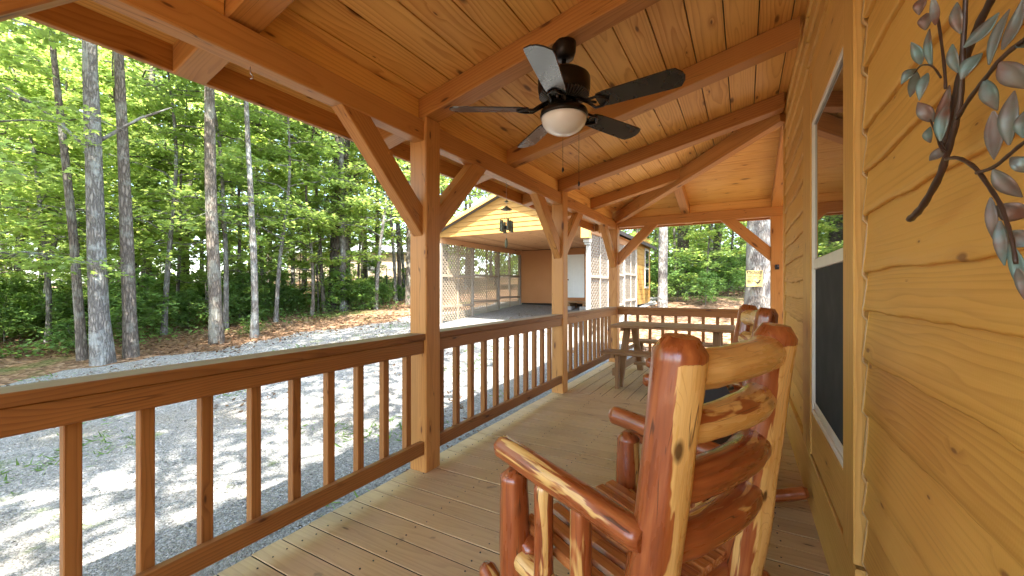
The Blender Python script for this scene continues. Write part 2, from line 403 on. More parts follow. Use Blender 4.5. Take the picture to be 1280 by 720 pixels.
M['maple'] = leaf_mat('maple_leaf', (.155, .255, .065), (.48, .60, .14), .40, (.26, .29, .075))
M['leaf'] = leaf_mat('forest_leaf', (.145, .235, .065), (.43, .55, .14), .45, (.24, .27, .075))
M['under'] = leaf_mat('undergrowth_leaf', (.115, .21, .06), (.26, .39, .09))
M['litter'] = leaf_mat('dry_leaf', (.22, .13, .075), (.12, .06, .03), .5, (.42, .30, .2))
t = NT('gravel_stone'); oi = t.attr('tint').outputs['Fac']
M['stone'] = t.fin(t.bsdf(t.ramp(oi, [(0.0, (.13, .128, .122)), (.5, (.25, .244, .235)), (1.0, (.38, .37, .355))]), .85, .25))

# ================================================================== SETTING
def sstep(a, b, x):
    t = np.clip((x - a) / (b - a), 0, 1); return t * t * (3 - 2 * t)
def gz(x, y):
    x = np.asarray(x, float); y = np.asarray(y, float)
    z = -.40 + .083 * np.where(y > 2, np.minimum(y - 2, 26) + .03 * np.maximum(y - 28, 0) / .083, 0)
    z = z + .018 * np.clip(-x - 4, 0, 30)
    g = (1 - sstep(0, 3.2, np.maximum(np.maximum(-2.1 - x, y - 7.2), 0))) * sstep(2, 7, y)
    return z - .33 * g
def gzf(x, y): return float(gz(x, y))
def gravel_edge(y):                               # outer edge of the drive
    ys = [-30, -12, -6, -2.5, -1.2, 1.0, 4.2, 7, 10, 14, 17.5]; xs = [-3.0, -3.0, -3.1, -3.3, -5.0, -10.4, -10.2, -9.7, -9.1, -8.3, -7.7]
    e = np.interp(y, ys, xs)
    return e + .22 * np.sin(y * 1.7) + .13 * np.sin(y * 4.3 + 1) + .07 * np.sin(y * 11 + 2)

xs = np.unique(np.concatenate([np.linspace(-140, -30, 45), np.linspace(-30, 12, 85), np.linspace(12, 140, 40)]))
ys = np.unique(np.concatenate([np.linspace(-60, -10, 20), np.linspace(-10, 32, 85), np.linspace(32, 160, 50)]))
GX, GY = np.meshgrid(xs, ys)
bump = np.array([[mnoise.noise(Vector((x * .45, y * .45, 0))) for x in xs] for y in ys])
ge = gravel_edge(GY)
outside = sstep(0.0, 2.0, ge - GX) + sstep(17.0, 20, GY) * (GX < -2)
outside = np.clip(outside + ((GX > -2) & (GY > 9)), 0, 1)
GZ = gz(GX, GY) + .12 * bump * outside
def grid_obj(name, X, Y, Z, mat, mask=None):
    ny, nx = X.shape; V = np.stack([X, Y, Z], -1).reshape(-1, 3)
    idx = np.arange(ny * nx).reshape(ny, nx)
    F = np.stack([idx[:-1, :-1], idx[:-1, 1:], idx[1:, 1:], idx[1:, :-1]], -1).reshape(-1, 4)
    me = bpy.data.meshes.new(name); me.from_pydata(V.tolist(), [], F.tolist()); me.materials.append(mat)
    me.polygons.foreach_set('use_smooth', [True] * len(me.polygons)); me.update()
    o = bpy.data.objects.new(name, me); COL.objects.link(o); return o
tag(grid_obj('ground', GX, GY, GZ, M['ground']), kind='structure')
yy = np.linspace(-20, 17.5, 300); uu = np.linspace(0, 1, 60)
YY, UU = np.meshgrid(yy, uu, indexing='ij')
XL = gravel_edge(YY); XR = np.where(YY < 8.2, -1.7, -1.7 - 1.1 * sstep(8.2, 9.6, YY)) + .1 * np.sin(YY * 3)
XX = XL + (XR - XL) * UU
tag(grid_obj('gravel_drive', XX, YY, gz(XX, YY) + .022, M['gravel']), kind='structure')

def scatter(name, P, size, mat, shape, tilt=.5, szvar=.4, normals_up=True, parent=None, droop=.15, tints=None, rng=RNG, dirs=None):
    """one mesh of many small leaf outlines: P centres (n,3)"""
    n = len(P); sh = np.array(shape, float); k = len(sh)
    a = rng.uniform(0, 2 * np.pi, n) if dirs is None else dirs
    nx_ = rng.normal(0, tilt, (n, 2))
    N = np.stack([nx_[:, 0], nx_[:, 1], np.ones(n)], -1); N /= np.linalg.norm(N, axis=1, keepdims=True)
    D = np.stack([np.cos(a), np.sin(a), np.zeros(n)], -1); D -= N * (D * N).sum(1, keepdims=True); D /= np.linalg.norm(D, axis=1, keepdims=True)
    S = np.cross(N, D); sz = size * rng.uniform(1 - szvar, 1 + szvar, n)
    V = P[:, None, :] + sz[:, None, None] * (S[:, None, :] * sh[None, :, 0, None] + D[:, None, :] * sh[None, :, 1, None] - N[:, None, :] * (np.abs(sh[None, :, 0, None]) * droop * 2 + sh[None, :, 1, None] ** 2 * droop))
    me = bpy.data.meshes.new(name); me.vertices.add(n * k); me.vertices.foreach_set('co', V.astype(np.float32).ravel())
    me.loops.add(n * k); me.loops.foreach_set('vertex_index', np.arange(n * k, dtype=np.int32))
    me.polygons.add(n); me.polygons.foreach_set('loop_start', np.arange(0, n * k, k, dtype=np.int32))
    at_ = me.attributes.new('tint', 'FLOAT', 'POINT')
    tt = rng.uniform(0, 1, n) if tints is None else tints
    at_.data.foreach_set('value', np.repeat(tt, k).astype(np.float32))
    me.materials.append(mat); me.update(calc_edges=True); me.validate()
    o = bpy.data.objects.new(name, me); COL.objects.link(o)
    if parent is not None: o.parent = parent
    return o
DIAMOND = [(0, 0), (.3, .4), (0, 1), (-.3, .4)]
MAPLE = [(0, 0), (.20, .10), (.50, .04), (.36, .30), (.56, .56), (.22, .52), (0, 1), (-.22, .52), (-.56, .56), (-.36, .30), (-.50, .04), (-.20, .10)]
OVAL = [(0, 0), (.22, .25), (.24, .55), (0, 1), (-.24, .55), (-.22, .25)]

# ------------------------------------------------------------------ deck
WX = .345                                             # plane of the cabin wall
mb = MB()
k = 0; y = 1.0769 - .1455 * 22
while y < 4.50:
    mb.box((-.84, y + .1428, -.0145), (2.34, .0078, .021), ch=0, mi=2)
    mb.box((-.835 + random.uniform(-.004, .004), y + .0700, -.014 + random.uniform(-.0015, .0015)), (2.36, .1380, .028), ch=.0015); y += .1455
mb.box((.5, 4.60, -.0145), (5.04, .135, .028))
x = -1.955
while x < 3.0:
    mb.box((x + .07275, 5.915, -.0145), (.0082, 2.46, .021), ch=0, mi=2)
    mb.box((x, 5.915 + random.uniform(-.003, .003), -.014 + random.uniform(-.0015, .0015)), (.1375, 2.48, .028), ch=.0015); x += .1455
def nail(x, y):
    n = 8; r = .0042
    mb.add([(x + r * math.cos(2 * math.pi * i / n), y + r * math.sin(2 * math.pi * i / n), .0022) for i in range(n)] + [(x + r * math.cos(2 * math.pi * i / n), y + r * math.sin(2 * math.pi * i / n), -.004) for i in range(n)],
           [tuple(range(n))] + [(i, n + i, n + (i + 1) % n, (i + 1) % n) for i in range(n)], mi=1)
yq = 1.0769 - .1455 * 22
while yq < 4.50:
    for xj in (-1.90, -1.49, -1.08, -.67, -.26, .15):
        for o_ in (.035, .105): nail(xj + random.uniform(-.012, .012), yq + o_ + random.uniform(-.006, .006))
    yq += .1455
xq = -1.955
while xq < .6:
    for yj in (4.75, 5.2, 5.65, 6.1, 6.55, 7.0):
        for o_ in (-.035, .035): nail(xq + o_, yj + random.uniform(-.01, .01))
    xq += .1455
tag(mb.build('deck', [M['deck'], M['black'], M['felt']]), kind='structure')
mb = MB()
mb.box((-1.98, 1.9, -.135), (.04, 10.4, .21)); mb.box((.5, 7.1, -.135), (4.9, .04, .21))
for yj in np.arange(-1.9, 7, .6): mb.box((-.9, yj, -.135), (2.1, .04, .2))
mb.box((-.8, 2.6, -.36), (2.5, 9, .02))
mb.build('deck_frame', M['felt'])['kind'] = 'structure'

# ------------------------------------------------------------------ porch roof (ceiling, rafters, beams)
roof = empty('porch_roof', (-1.95, 2.2, 2.26))
tag(roof, 'honey stained plank porch roof on exposed timber rafters and long eave beam', 'roof')
def P(o): o.location = (0, 0, 0); return o
RO = Vector((-1.95, 2.2, 2.26))
def rbuild(mb, name, mat, parent=roof):
    mb.v = [(a - RO.x, b - RO.y, c - RO.z) for a, b, c in mb.v]
    return mb.build(name, mat, parent)
SL = .230
def zb(x): return 2.425 + SL * (x + 1.9)              # underside of the rafters
def zc(x): return 2.570 + SL * (x + 1.9)              # underside of the ceiling
def zce(y): return 2.570 + SL * (7.0 - y)
YH = lambda x: 7.0 - (x + 1.9)                        # hip line
mb = MB(); x = -2.46
while x < .40:
    x1 = x + .196
    ym = lambda q: min(max(YH(q), 4.6), 7.46)
    ends = sorted(random.sample([-.9, .99, 2.21, 3.40, 4.63], 2)) if x > -5 else []
    ys_ = [-3.2] + [e for e in ends] + [None]
    for i in range(len(ys_) - 1):
        ya = ys_[i] + (.002 if i else 0); yb = ys_[i + 1]
        ro = (random.uniform(-50, 50), random.uniform(-.06, .06), random.uniform(.01, .1)); ti = random.random()
        V = []; G = []
        for (xx, dz) in ((x, 0), (x1 - .008, 0), (x1 - .008, .022), (x, .022)):
            for yq in (ya, (ym(xx) if yb is None else yb - .002)):
                V.append((xx, yq, zc(xx) + dz + (i % 2) * .0)); G.append((yq + ro[0], xx - x - .1 + ro[1], dz + ro[2]))
        mb.add(V, [(0, 1, 3, 2), (2, 3, 5, 4), (4, 5, 7, 6), (6, 7, 1, 0), (0, 2, 4, 6), (1, 7, 5, 3)], G, ti)
    x = x1
y = 7.46
while y > 4.2:
    y0 = y - .196
    ro = (random.uniform(-50, 50), random.uniform(-.06, .06), random.uniform(.01, .1)); ti = random.random()
    V = []; G = []
    for (yq, dz) in ((y0 + .006, 0), (y, 0), (y, .022), (y0 + .006, .022)):
        for xx in (max(-1.9 + (7.0 - yq), -2.46) + .004, 3.3):
            V.append((xx, yq, zce(yq) + dz)); G.append((xx + ro[0], yq - y0 - .1 + ro[1], dz + ro[2]))
    mb.add(V, [(0, 2, 3, 1), (2, 4, 5, 3), (4, 6, 7, 5), (6, 0, 1, 7), (0, 6, 4, 2), (1, 3, 5, 7)], G, ti)
    y = y0
rbuild(mb, 'ceiling_boards', M['ceiling'])
# weatherproof upper skin
mb = MB(); e = .028
for dz in (e,):
    A = [(-2.50, -3.3), (-2.50, 7.60), (.8, 4.3), (.8, -3.3)]
    mb.add([(a, b, zc(a) + dz) for a, b in A] + [(a, b, zc(a) + dz + .06) for a, b in A], [(0, 1, 2, 3), (7, 6, 5, 4), (0, 4, 5, 1), (1, 5, 6, 2), (2, 6, 7, 3), (3, 7, 4, 0)])
    A = [(-2.50, 7.60), (3.4, 7.60), (3.4, 4.3), (.8, 4.3)]
    mb.add([(a, b, zce(b) + dz) for a, b in A] + [(a, b, zce(b) + dz + .06) for a, b in A], [(0, 1, 2, 3), (7, 6, 5, 4), (0, 4, 5, 1), (1, 5, 6, 2), (2, 6, 7, 3), (3, 7, 4, 0)])
rbuild(mb, 'shingle_skin', M['shingle'])
def shear_prism(mb, ya, yb, x0, x1, f_lo, f_hi, endfun=None):
    """sloped timber between x0 and x1"""
    ro = (random.uniform(-50, 50), random.uniform(-.05, .05), random.uniform(.02, .08)); c = .006
    prof = [(ya + c, 0, f_lo), (yb - c, 0, f_lo), (yb, c, f_lo), (yb, -c, f_hi), (yb - c, 0, f_hi), (ya + c, 0, f_hi), (ya, -c, f_hi), (ya, c, f_lo)]
    V = []; G = []
    for xx in (x0, x1):
        for (yq, dz, f) in prof:
            xe = xx if (xx == x0 or endfun is None) else endfun(yq)
            z = f(xe) + dz; V.append((xe, yq, z)); G.append((xe + ro[0], yq - (ya + yb) / 2 + ro[1], z - f_lo(xe) + ro[2]))
    n = 8
    mb.add(V, [(i, (i + 1) % n, n + (i + 1) % n, n + i) for i in range(n)] + [tuple(range(n - 1, -1, -1)), tuple(range(n, 2 * n))], G)
for (ya, yb) in ((-2.62, -2.48), (-1.41, -1.27), (-.20, -.06), (.93, 1.07), (2.14, 2.28), (3.34, 3.48), (4.56, 4.70)):
    mb = MB(); shear_prism(mb, ya, yb, -2.43, WX - .02, zb, lambda q: zc(q) - .002)
    rbuild(mb, 'rafter', M['beam'])
mb = MB(); shear_prism(mb, 5.76, 5.90, -2.43, -.8, zb, lambda q: zc(q) - .002, lambda yq: YH(yq) if False else 7.0 - yq - 1.9 - .03)
rbuild(mb, 'rafter', M['beam'])
# hip rafter
mb = MB(); a = Vector((-2.30, 7.40, 0)); b_ = Vector((.33, 4.77, 0))
a.z = zc(a.x) - .12; b_.z = zc(b_.x) - .12
mb.bar(a, b_, .10, .19, ch=.005); rbuild(mb, 'hip_rafter', M['beam'])
# jack rafters of the end slope
for xj in (-.80, .40, 1.62, 2.8):
    mb = MB(); y0 = max(7.0 - (xj + 1.9) + .05, 4.86)
    mb.bar((xj, 7.42, zce(7.42) - .075), (xj, y0, zce(y0) - .075), .12, .145, ch=.005); rbuild(mb, 'jack_rafter', M['beam'])
# beams between the posts, z 2.255 - 2.395
ZB0, ZB1 = 2.258, 2.40
for (ya, yb) in ((-3.0, -.29), (-.13, 2.137), (2.283, 4.557), (4.703, 6.96)):
    mb = MB(); mb.bar((-1.945, ya, (ZB0 + ZB1) / 2), (-1.945, yb, (ZB0 + ZB1) / 2), .095, ZB1 - ZB0, ch=.006); rbuild(mb, 'beam', M['beam'])
mb = MB(); mb.bar((-1.872, 7.03, 2.365), (3.0, 7.03, 2.365), .10, .145, ch=.006); rbuild(mb, 'end_beam', M['beam'])
# blocking above the beam
mb = MB()
for (ya, yb) in ((-.05, .925), (1.075, 2.135), (2.285, 3.335), (3.485, 4.555), (4.705, 5.755), (5.905, 6.9)):
    mb.bar((-1.955, ya, 2.475), (-1.955, yb, 2.475), .025, .148, ch=.002)
mb.bar((-1.72, 7.03, 2.50), (3.0, 7.03, 2.50), .025, .125, ch=.002)
rbuild(mb, 'blocking_board', M['ceiling'])
mb = MB(); mb.bar((-2.455, -3.2, 2.395), (-2.455, 7.45, 2.395), .035, .155); mb.bar((-2.43, 7.455, 2.395), (3.2, 7.455, 2.395), .035, .155); rbuild(mb, 'fascia_board', M['beam'])
mb = MB(); mb.tube([(-1.95, 1.037, 2.256), (-1.95, 1.037, 2.228), (-1.945, 1.045, 2.218), (-1.94, 1.042, 2.206), (-1.945, 1.034, 2.200)], .0022, 6); rbuild(mb, 'cup_hook', M['chrome'])

# ------------------------------------------------------------------ posts with braces
def post(name, loc, z1, label, braces, size=.145, z0=0.0):
    e = empty(name, loc); tag(e, label, 'post', 'timber porch posts')
    mb = MB(); mb.bar((0, 0, z0), (0, 0, z1), size, size, (0, 1, 0), ch=.007, segs=1); mb.build('post_shaft', M['beam'], e)
    for (dx, dy, zt) in braces:
        mb = MB(); d = Vector((dx, dy, 0)); L = .66; hs = size / 2
        a = d * (hs - .0) + Vector((0, 0, zt - .58)); b = d * (hs + .58) + Vector((0, 0, zt))
        w = .07 if False else .088
        # 45 degree cuts against post and beam
        dd = (b - a).normalized()
        mb.bar(a + Vector((0, 0, 0)), b, w, .145, (0, 0, 1), ch=.005, cut0=lambda s_, t_: t_ * .98, cut1=lambda s_, t_: -t_ * .98)
        mb.build('knee_brace', M['beam'], e)
    return e
post('porch_post', (-1.95, 2.21, 0), 2.42, 'nearest square timber post, beside the ceiling fan, braced both ways', [(0, -1, ZB0 - .005 + .04), (0, 1, ZB0 - .005 + .04)], .15)
post('porch_post', (-1.95, 4.63, 0), 2.42, 'middle timber post standing in line with the carport door', [(0, -1, ZB0 + .035), (0, 1, ZB0 + .035)], .15)
post('porch_post', (-1.95, 7.03, 0), 2.44, 'far corner post where side and end railings meet by the picnic table', [(0, -1, ZB0 + .035), (1, 0, 2.33)], .15)
e4 = post('porch_post', (.41, 7.03, 0), 2.29, 'end post beside the cabin wall in front of the big pale trunk', [(-1, 0, 2.33)], .15)
mb = MB(); mb.box((-.0, -.085, 1.56), (.05, .022, .07)); mb.tube([(0, -.095, 1.57), (0, -.125, 1.57), (-.02, -.14, 1.565)], .018, 8); mb.build('hook_bracket', M['black'], e4)  # small black hook bracket on the post
post('porch_post', (-1.95, -.21, 0), 2.42, 'timber post behind the viewer at the near end of the long railing', [(0, 1, ZB0 + .035)], .15)

# ------------------------------------------------------------------ railings
def railing(name, p0, p1, label, first, spacing=.1955, n=12):
    p0 = Vector(p0); p1 = Vector(p1); d = (p1 - p0); L = d.length; d.normalize()
    rz = math.atan2(d.y, d.x)
    e = empty(name, p0, rz); tag(e, label, 'railing', 'porch railings')
    mb = MB(); mb.bar((0, .0, .9225), (L, .0, .9225), .142, .043, ch=.003); mb.build('cap_rail', M['cap'], e)
    mb = MB(); mb.bar((0, -.038, .8555), (L, -.038, .8555), .04, .088, ch=.004); mb.build('upper_rail', M['rail'], e)
    mb = MB(); mb.bar((0, -.038, .166), (L, -.038, .166), .042, .088, ch=.004); mb.build('lower_rail', M['rail'], e)
    for k in range(n):
        x = first + spacing * k
        if x > L - .03: break
        mb = MB(); mb.bar((x, .0045, .125), (x, .0045, .898), .045, .042, (0, 1, 0), ch=.003); mb.build('baluster', M['rail'], e)
    return e
# first arguments run forward; the house lies on the right (-y local)
railing('porch_railing', (-1.95, -.13, 0), (-1.95, 2.133, 0), 'long near railing in front of the drive, from frame edge to nearest post', .448 + .02 + .13 - .1955 * 2)
railing('porch_railing', (-1.95, 2.287, 0), (-1.95, 4.553, 0), 'middle railing between the nearest post and the middle post', .09)
railing('porch_railing', (-1.95, 4.707, 0), (-1.95, 6.953, 0), 'railing between the middle post and the far corner post', .09)
railing('porch_railing', (-1.873, 7.03, 0), (.333, 7.03, 0), 'short end railing across the porch behind the picnic table', .12, .20)

# ------------------------------------------------------------------ cabin wall
wall = empty('cabin_wall', (.5, 2.0, 0)); tag(wall, 'cabin wall of wavy edged honey stained lap siding', 'wall')
WO = Vector((.5, 2.0, 0))
def wbuild(mb, name, mat, parent=wall):
    mb.v = [(a - WO.x, b - WO.y, c - WO.z) for a, b, c in mb.v]
    return mb.build(name, mat, parent)
mb = MB(); mb.box((.50, 1.2, 1.7), (.20, 7.2, 3.4), ch=0); wbuild(mb, 'wall_core', M['felt'])
zs = [-.02, .17, .35, .51, .638, .846, 1.02, 1.18, 1.306, 1.483, 1.637, 1.784, 1.98, 2.147, 2.31, 2.47, 2.63, 2.80, 2.96, 3.12, 3.30]
def wav(k, y):
    return .020 * mnoise.noise(Vector((k * 7.3, y * 1.6, 0))) + .011 * mnoise.noise(Vector((k * 3.1 + 50, y * 5.5, 0))) + .004 * mnoise.noise(Vector((k * 9.1, y * 26, 3)))
def siding(name, ya, yb, kr, step=.025):
    WX = .361
    mb = MB(); ny = max(2, int((yb - ya) / step)); Y = [ya + (yb - ya) * i / ny for i in range(ny + 1)]
    for k in kr:
        ro = (random.uniform(-50, 50), random.uniform(-.05, .05), random.uniform(.015, .06)); ti = random.random()
        V = []; G = []
        nz = 7
        for yq in Y:
            z0 = zs[k] + wav(k, yq); z1 = zs[k + 1] + wav(k + 1, yq) + .012
            und = WX + .012
            row = [(und, z0 + .006), (WX - .015, z0 - .001), (WX - .019, z0 + .005)]
            for i in range(1, nz + 1):
                f = i / nz; zz = z0 + .006 + (z1 - z0 - .006) * f
                bul = .0022 * mnoise.noise(Vector((k * 5.7, yq * 2.2, zz * 6))) + .0014 * mnoise.noise(Vector((k * 5.7, yq * 9, zz * 30)))
                row.append((WX - .019 + .016 * f ** .8 + bul, zz))
            for (xx, zz) in row:
                V.append((xx, yq, zz)); G.append((yq + ro[0], (zz - zs[k] - .08) + ro[1], (xx - WX) + ro[2]))
        m = nz + 3; Fs = []
        for j in range(ny):
            for i in range(m - 1):
                Fs.append((j * m + i, j * m + i + 1, (j + 1) * m + i + 1, (j + 1) * m + i))
        Fs.append(tuple(range(m))); Fs.append(tuple(ny * m + i for i in range(m - 1, -1, -1)))
        mb.add(V, Fs, G, ti, True)
    return wbuild(mb, name, M['siding'])
CASE0, CASE1 = 1.775, 1.945                            # near casing
siding('lap_siding', -1.6, CASE0 - .020, range(0, 20), .02)
siding('lap_siding', 3.165, 4.79, range(1, 20), .04)
siding('lap_siding', CASE0, 3.160, range(15, 20), .04)
# raw caulk bead along the cut ends
mb = MB(); pts = []
for i in range(150):
    z = .02 + 2.5 * i / 149; k = max(j for j in range(20) if zs[j] <= z + .02)
    f = (z - zs[k]) / (zs[k + 1] - zs[k]); pts.append((.361 - .018 + .015 * min(max(f, 0), 1), CASE0 - .021, z))
mb.tube(pts, .0045, 6, wob=.6); wbuild(mb, 'caulk_bead', M['caulk'])
# casings
CX = .322
mb = MB(); mb.bar((CX + .05, (CASE0 + CASE1) / 2, .32), (CX + .05, (CASE0 + CASE1) / 2, 2.46), .10, CASE1 - CASE0, (0, 1, 0), ch=.004)
wbuild(mb, 'window_casing', M['trim'])
mb = MB(); mb.bar((CX + .052, 3.00, .32), (CX + .052, 3.00, 2.46), .10, .32, (0, 1, 0), ch=.004); wbuild(mb, 'window_casing', M['trim'])
mb = MB(); mb.bar((CX + .055, CASE1 + .001, 2.323), (CX + .055, 2.839, 2.323), .09, .27, ch=.004); wbuild(mb, 'window_casing', M['trim'])
mb = MB(); mb.bar((CX + .055, CASE1 + .001, .437), (CX + .055, 2.839, .437), .09, .23, ch=.004); wbuild(mb, 'window_casing', M['trim'])
mb = MB(); mb.bar((WX + .004, CASE0 + .0, .155), (WX + .004, 4.80, .155), .045, .30, ch=.004); wbuild(mb, 'skirt_board', M['trim'])
mb = MB(); mb.bar((.42, 4.82, .01), (.42, 4.82, 3.25), .17, .05, (0, 1, 0)); wbuild(mb, 'corner_board', M['trim'])
# back leg of the wrap-round wall
mb = MB()
for k in range(1, 20): mb.bar((.50, 4.81, (zs[k] + zs[k + 1]) / 2), (3.2, 4.81, (zs[k] + zs[k + 1]) / 2), .03, zs[k + 1] - zs[k] - .004)
wbuild(mb, 'rear_siding', M['siding'])
# window
mb = MB(); y0, y1, z0, z1 = CASE1 + .004, 2.836, .556, 2.184; fx = .366; fw = .026
for (a, b) in (((fx, y0, z0 + fw / 2), (fx, y1, z0 + fw / 2)), ((fx, y0, z1 - fw / 2), (fx, y1, z1 - fw / 2))):
    mb.bar(a, b, .07, fw, ch=.004)
for yq in (y0 + fw / 2, y1 - fw / 2): mb.bar((fx, yq, z0 + fw), (fx, yq, z1 - fw), .07, fw, (0, 1, 0), ch=.004)
win = wbuild(mb, 'window', M['vinyl'])
def wpart(mb, name, mat): return wbuild(mb, name, mat, win)
zm = 1.385
mb = MB(); mb.bar((fx - .006, y0 + fw, zm), (fx - .006, y1 - fw, zm), .05, .055, ch=.004); mb.bar((fx - .009, y0 + fw, z0 + fw + .02), (fx - .009, y1 - fw, z0 + fw + .02), .036, .04)
for yq in (y0 + fw + .011, y1 - fw - .011): mb.bar((fx - .010, yq, z0 + fw + .04), (fx - .010, yq, z1 - fw), .036, .018, (0, 1, 0))
wpart(mb, 'sash', M['vinyl'])
mb = MB(); mb.box((fx - .021, (y0 + y1) / 2, (zm + z1) / 2), (.006, y1 - y0 - .07, z1 - zm - .06), ch=0); wpart(mb, 'pane', M['glass'])
mb = MB(); mb.box((fx - .022, (y0 + y1) / 2, (zm + z0) / 2 + .02), (.004, y1 - y0 - .10, zm - z0 - .10), ch=0); wpart(mb, 'insect_screen', M['screen'])
mb = MB(); mb.box((WX - .012, 4.40, .29), (.03, .075, .12)); mb.box((WX - .032, 4.40, .285), (.02, .06, .09), ch=.006); wbuild(mb, 'outlet_cover', M['black'])

# ------------------------------------------------------------------ copper branch on the wall
AX = .295
def aw(px, py, x=AX):
    r = (px - 640) / CAM_F; z = -(py - 361) / CAM_F
    a = (r * CP - SP); tq = x / a
    return Vector((x, (r * SP + CP) * tq, CAM_H + z * tq))
art = empty('metal_wall_art', (.33, 1.1, 1.55)); tag(art, 'patinated copper branch with green leaves hung on the siding', 'wall art')
AO = Vector((.33, 1.1, 1.55))
stems = [([(1137.5, 274), (1147, 265), (1158, 250), (1175, 219), (1183, 195), (1192, 165), (1199, 135), (1202, 105), (1204, 56), (1207, 0), (1209, -60)], 5.2, 2.4, 0),
         ([(1181, 183), (1192, 130), (1200, 95), (1209, 70), (1222, 33), (1239, 0), (1262, -50)], 3.6, 4.2, .012),
         ([(1182, 111), (1180.5, 83), (1173.6, 30), (1168, 0), (1160, -50)], 1.8, 1.8, -.004),
         ([(1197, 148), (1213, 122), (1231, 99), (1253, 72), (1280, 50), (1315, 26)], 2.4, 2.2, -.010),
         ([(1183, 199), (1192, 197), (1203, 199.5), (1219.5, 210.5), (1236, 233), (1250, 255), (1260, 283), (1266, 305), (1270, 330)], 2.3, 1.9, -.012),
         ([(1221, 216), (1242, 209), (1261, 194), (1279, 179), (1310, 160)], 2.0, 1.7, -.012),
         ([(1143, 91), (1150, 83), (1158, 81), (1167, 84), (1176, 97)], 1.1, 1.3, -.015),
         ([(1163, 150), (1170, 168), (1175, 183), (1181, 192)], 1.2, 1.5, -.015),
         ([(1172, 160), (1176, 176), (1182, 190)], 1.0, 1.2, -.012)]
mb = MB()
for (pts, r0, r1, dx) in stems:
    W = [aw(a, b, AX + dx) for a, b in pts]
    Q = []
    for i in range(len(W) - 1):
        p_, q_ = W[max(i - 1, 0)], W[min(i + 2, len(W) - 1)]
        for s_ in range(4):
            u = s_ / 4; Q.append(.5 * ((2 * W[i]) + (-p_ + W[i + 1]) * u + (2 * p_ - 5 * W[i] + 4 * W[i + 1] - q_) * u * u + (-p_ + 3 * W[i] - 3 * W[i + 1] + q_) * u ** 3))
    Q.append(W[-1]); n = len(Q)
    rad = [((r0 + (r1 - r0) * i / (n - 1)) * .00125) * (1 + .1 * math.sin(i * 1.9)) for i in range(n)]
    mb.tube([q - AO for q in Q], rad, 8, wob=.12)
mb.build('stem', M['stem'], art)
c6 = lambda a, b: (1100 + a / 3.6, b / 3.6); c7 = lambda a, b: (1100 + a / 3.6, 180 + b / 3.6)
LV = [(c6(185, 290), c6(140, 190), 44), (c6(232, 300), c6(222, 130), 32), (c6(165, 310), c6(95, 378), 48), (c6(160, 318), c6(135, 437), 44), (c6(214, 328), c6(176, 452), 42),
      (c6(240, 550), c6(170, 460), 56), (c6(250, 565), c6(312, 383), 44), (c6(272, 635), c6(308, 458), 52), (c6(225, 642), c6(226, 570), 36), (c6(285, 660), c6(222, 722), 46),
      (c6(205, 134), c6(210, 58), 50), (c6(175, 66), c6(198, -14), 48), (c6(250, 112), c6(236, -20), 34), (c6(350, 326), c6(325, 198), 42), (c6(362, 150), c6(346, 10), 46),
      (c6(378, 214), c6(535, 56), 62), (c6(366, 356), c6(460, 238), 62), (c6(490, 290), c6(582, 40), 40), (c6(550, 222), c6(642, -5), 50), (c6(540, 280), c6(668, 400), 88),
      (c6(472, 358), c6(528, 497), 60), (c6(510, 500), c6(512, 718), 62), (c6(580, 652), c6(604, 408), 66), (c6(645, 620), c6(650, 500), 44), (c6(610, 212), c6(680, 160), 46),
      (c7(508, 115), c7(640, 240), 66), (c7(525, 278), c7(668, 325), 92), (c7(566, 398), c7(680, 460), 88), (c7(498, 240), c7(517, 442), 40), (c7(540, 345), c7(560, 547), 46),
      (c7(585, 448), c7(638, 672), 52), (c7(588, 60), c7(680, 130), 62), (c6(150, -20), c6(240, -90), 46), (c7(618, 560), c7(650, 700), 46), (c6(700, 90), c6(790, 40), 60), (c6(690, 180), c6(770, 260), 60)]
mb = MB()
for i, (a, b, w) in enumerate(LV):
    dx = random.uniform(-.028, .004)
    A = aw(*a, AX + dx * .4 - .006)
    rB = Vector(((b[0] - 640) / CAM_F * CP - SP, (b[0] - 640) / CAM_F * SP + CP, -(b[1] - 361) / CAM_F))
    B = rB * (A.y / rB.y) + Vector((0, 0, CAM_H))
    if B.x > .316: B = aw(*b, .316)
    d = B - A; L = d.length; d.normalize(); nrm = Vector((-.55 + random.uniform(-.25, .2), -.8, random.uniform(-.3, .3))); s_ = d.cross(nrm).normalized(); nrm = s_.cross(d)
    wd = w / 3.6 * (A.y * .87 - .15) / CAM_F * .50
    V = []; ns = 9
    for q in range(ns):
        f = q / (ns - 1); hw = wd * (math.sin(math.pi * min(1, f * .98 + .02)) ** .95) * (1.05 - .25 * f) + .0006
        c = A + d * (L * f) + nrm * (.006 * math.sin(math.pi * f) * (1 if i % 3 else -1))
        for (sgn, lift) in ((-1, .006), (-.5, .0015), (0, 0), (.5, .0015), (1, .006)):
            V.append(c + s_ * (hw * sgn) + nrm * (lift * .7 * hw / .012))
    mb = MB(); m = 5; Fs = [(q * m + j, q * m + j + 1, (q + 1) * m + j + 1, (q + 1) * m + j) for q in range(ns - 1) for j in range(m - 1)]
    back = [v - nrm * .0016 for v in V]; nb = len(V)
    Fs2 = [tuple(nb + x for x in reversed(f)) for f in Fs]
    rim = []
    for q in range(ns - 1):
        rim.append((q * m, (q + 1) * m, nb + (q + 1) * m, nb + q * m)); rim.append((q * m + m - 1, nb + q * m + m - 1, nb + (q + 1) * m + m - 1, (q + 1) * m + m - 1))
    mb.add([v - AO for v in V + back], Fs + Fs2 + rim, smooth=True)
    mb.build('leaf', M['patina'], art)

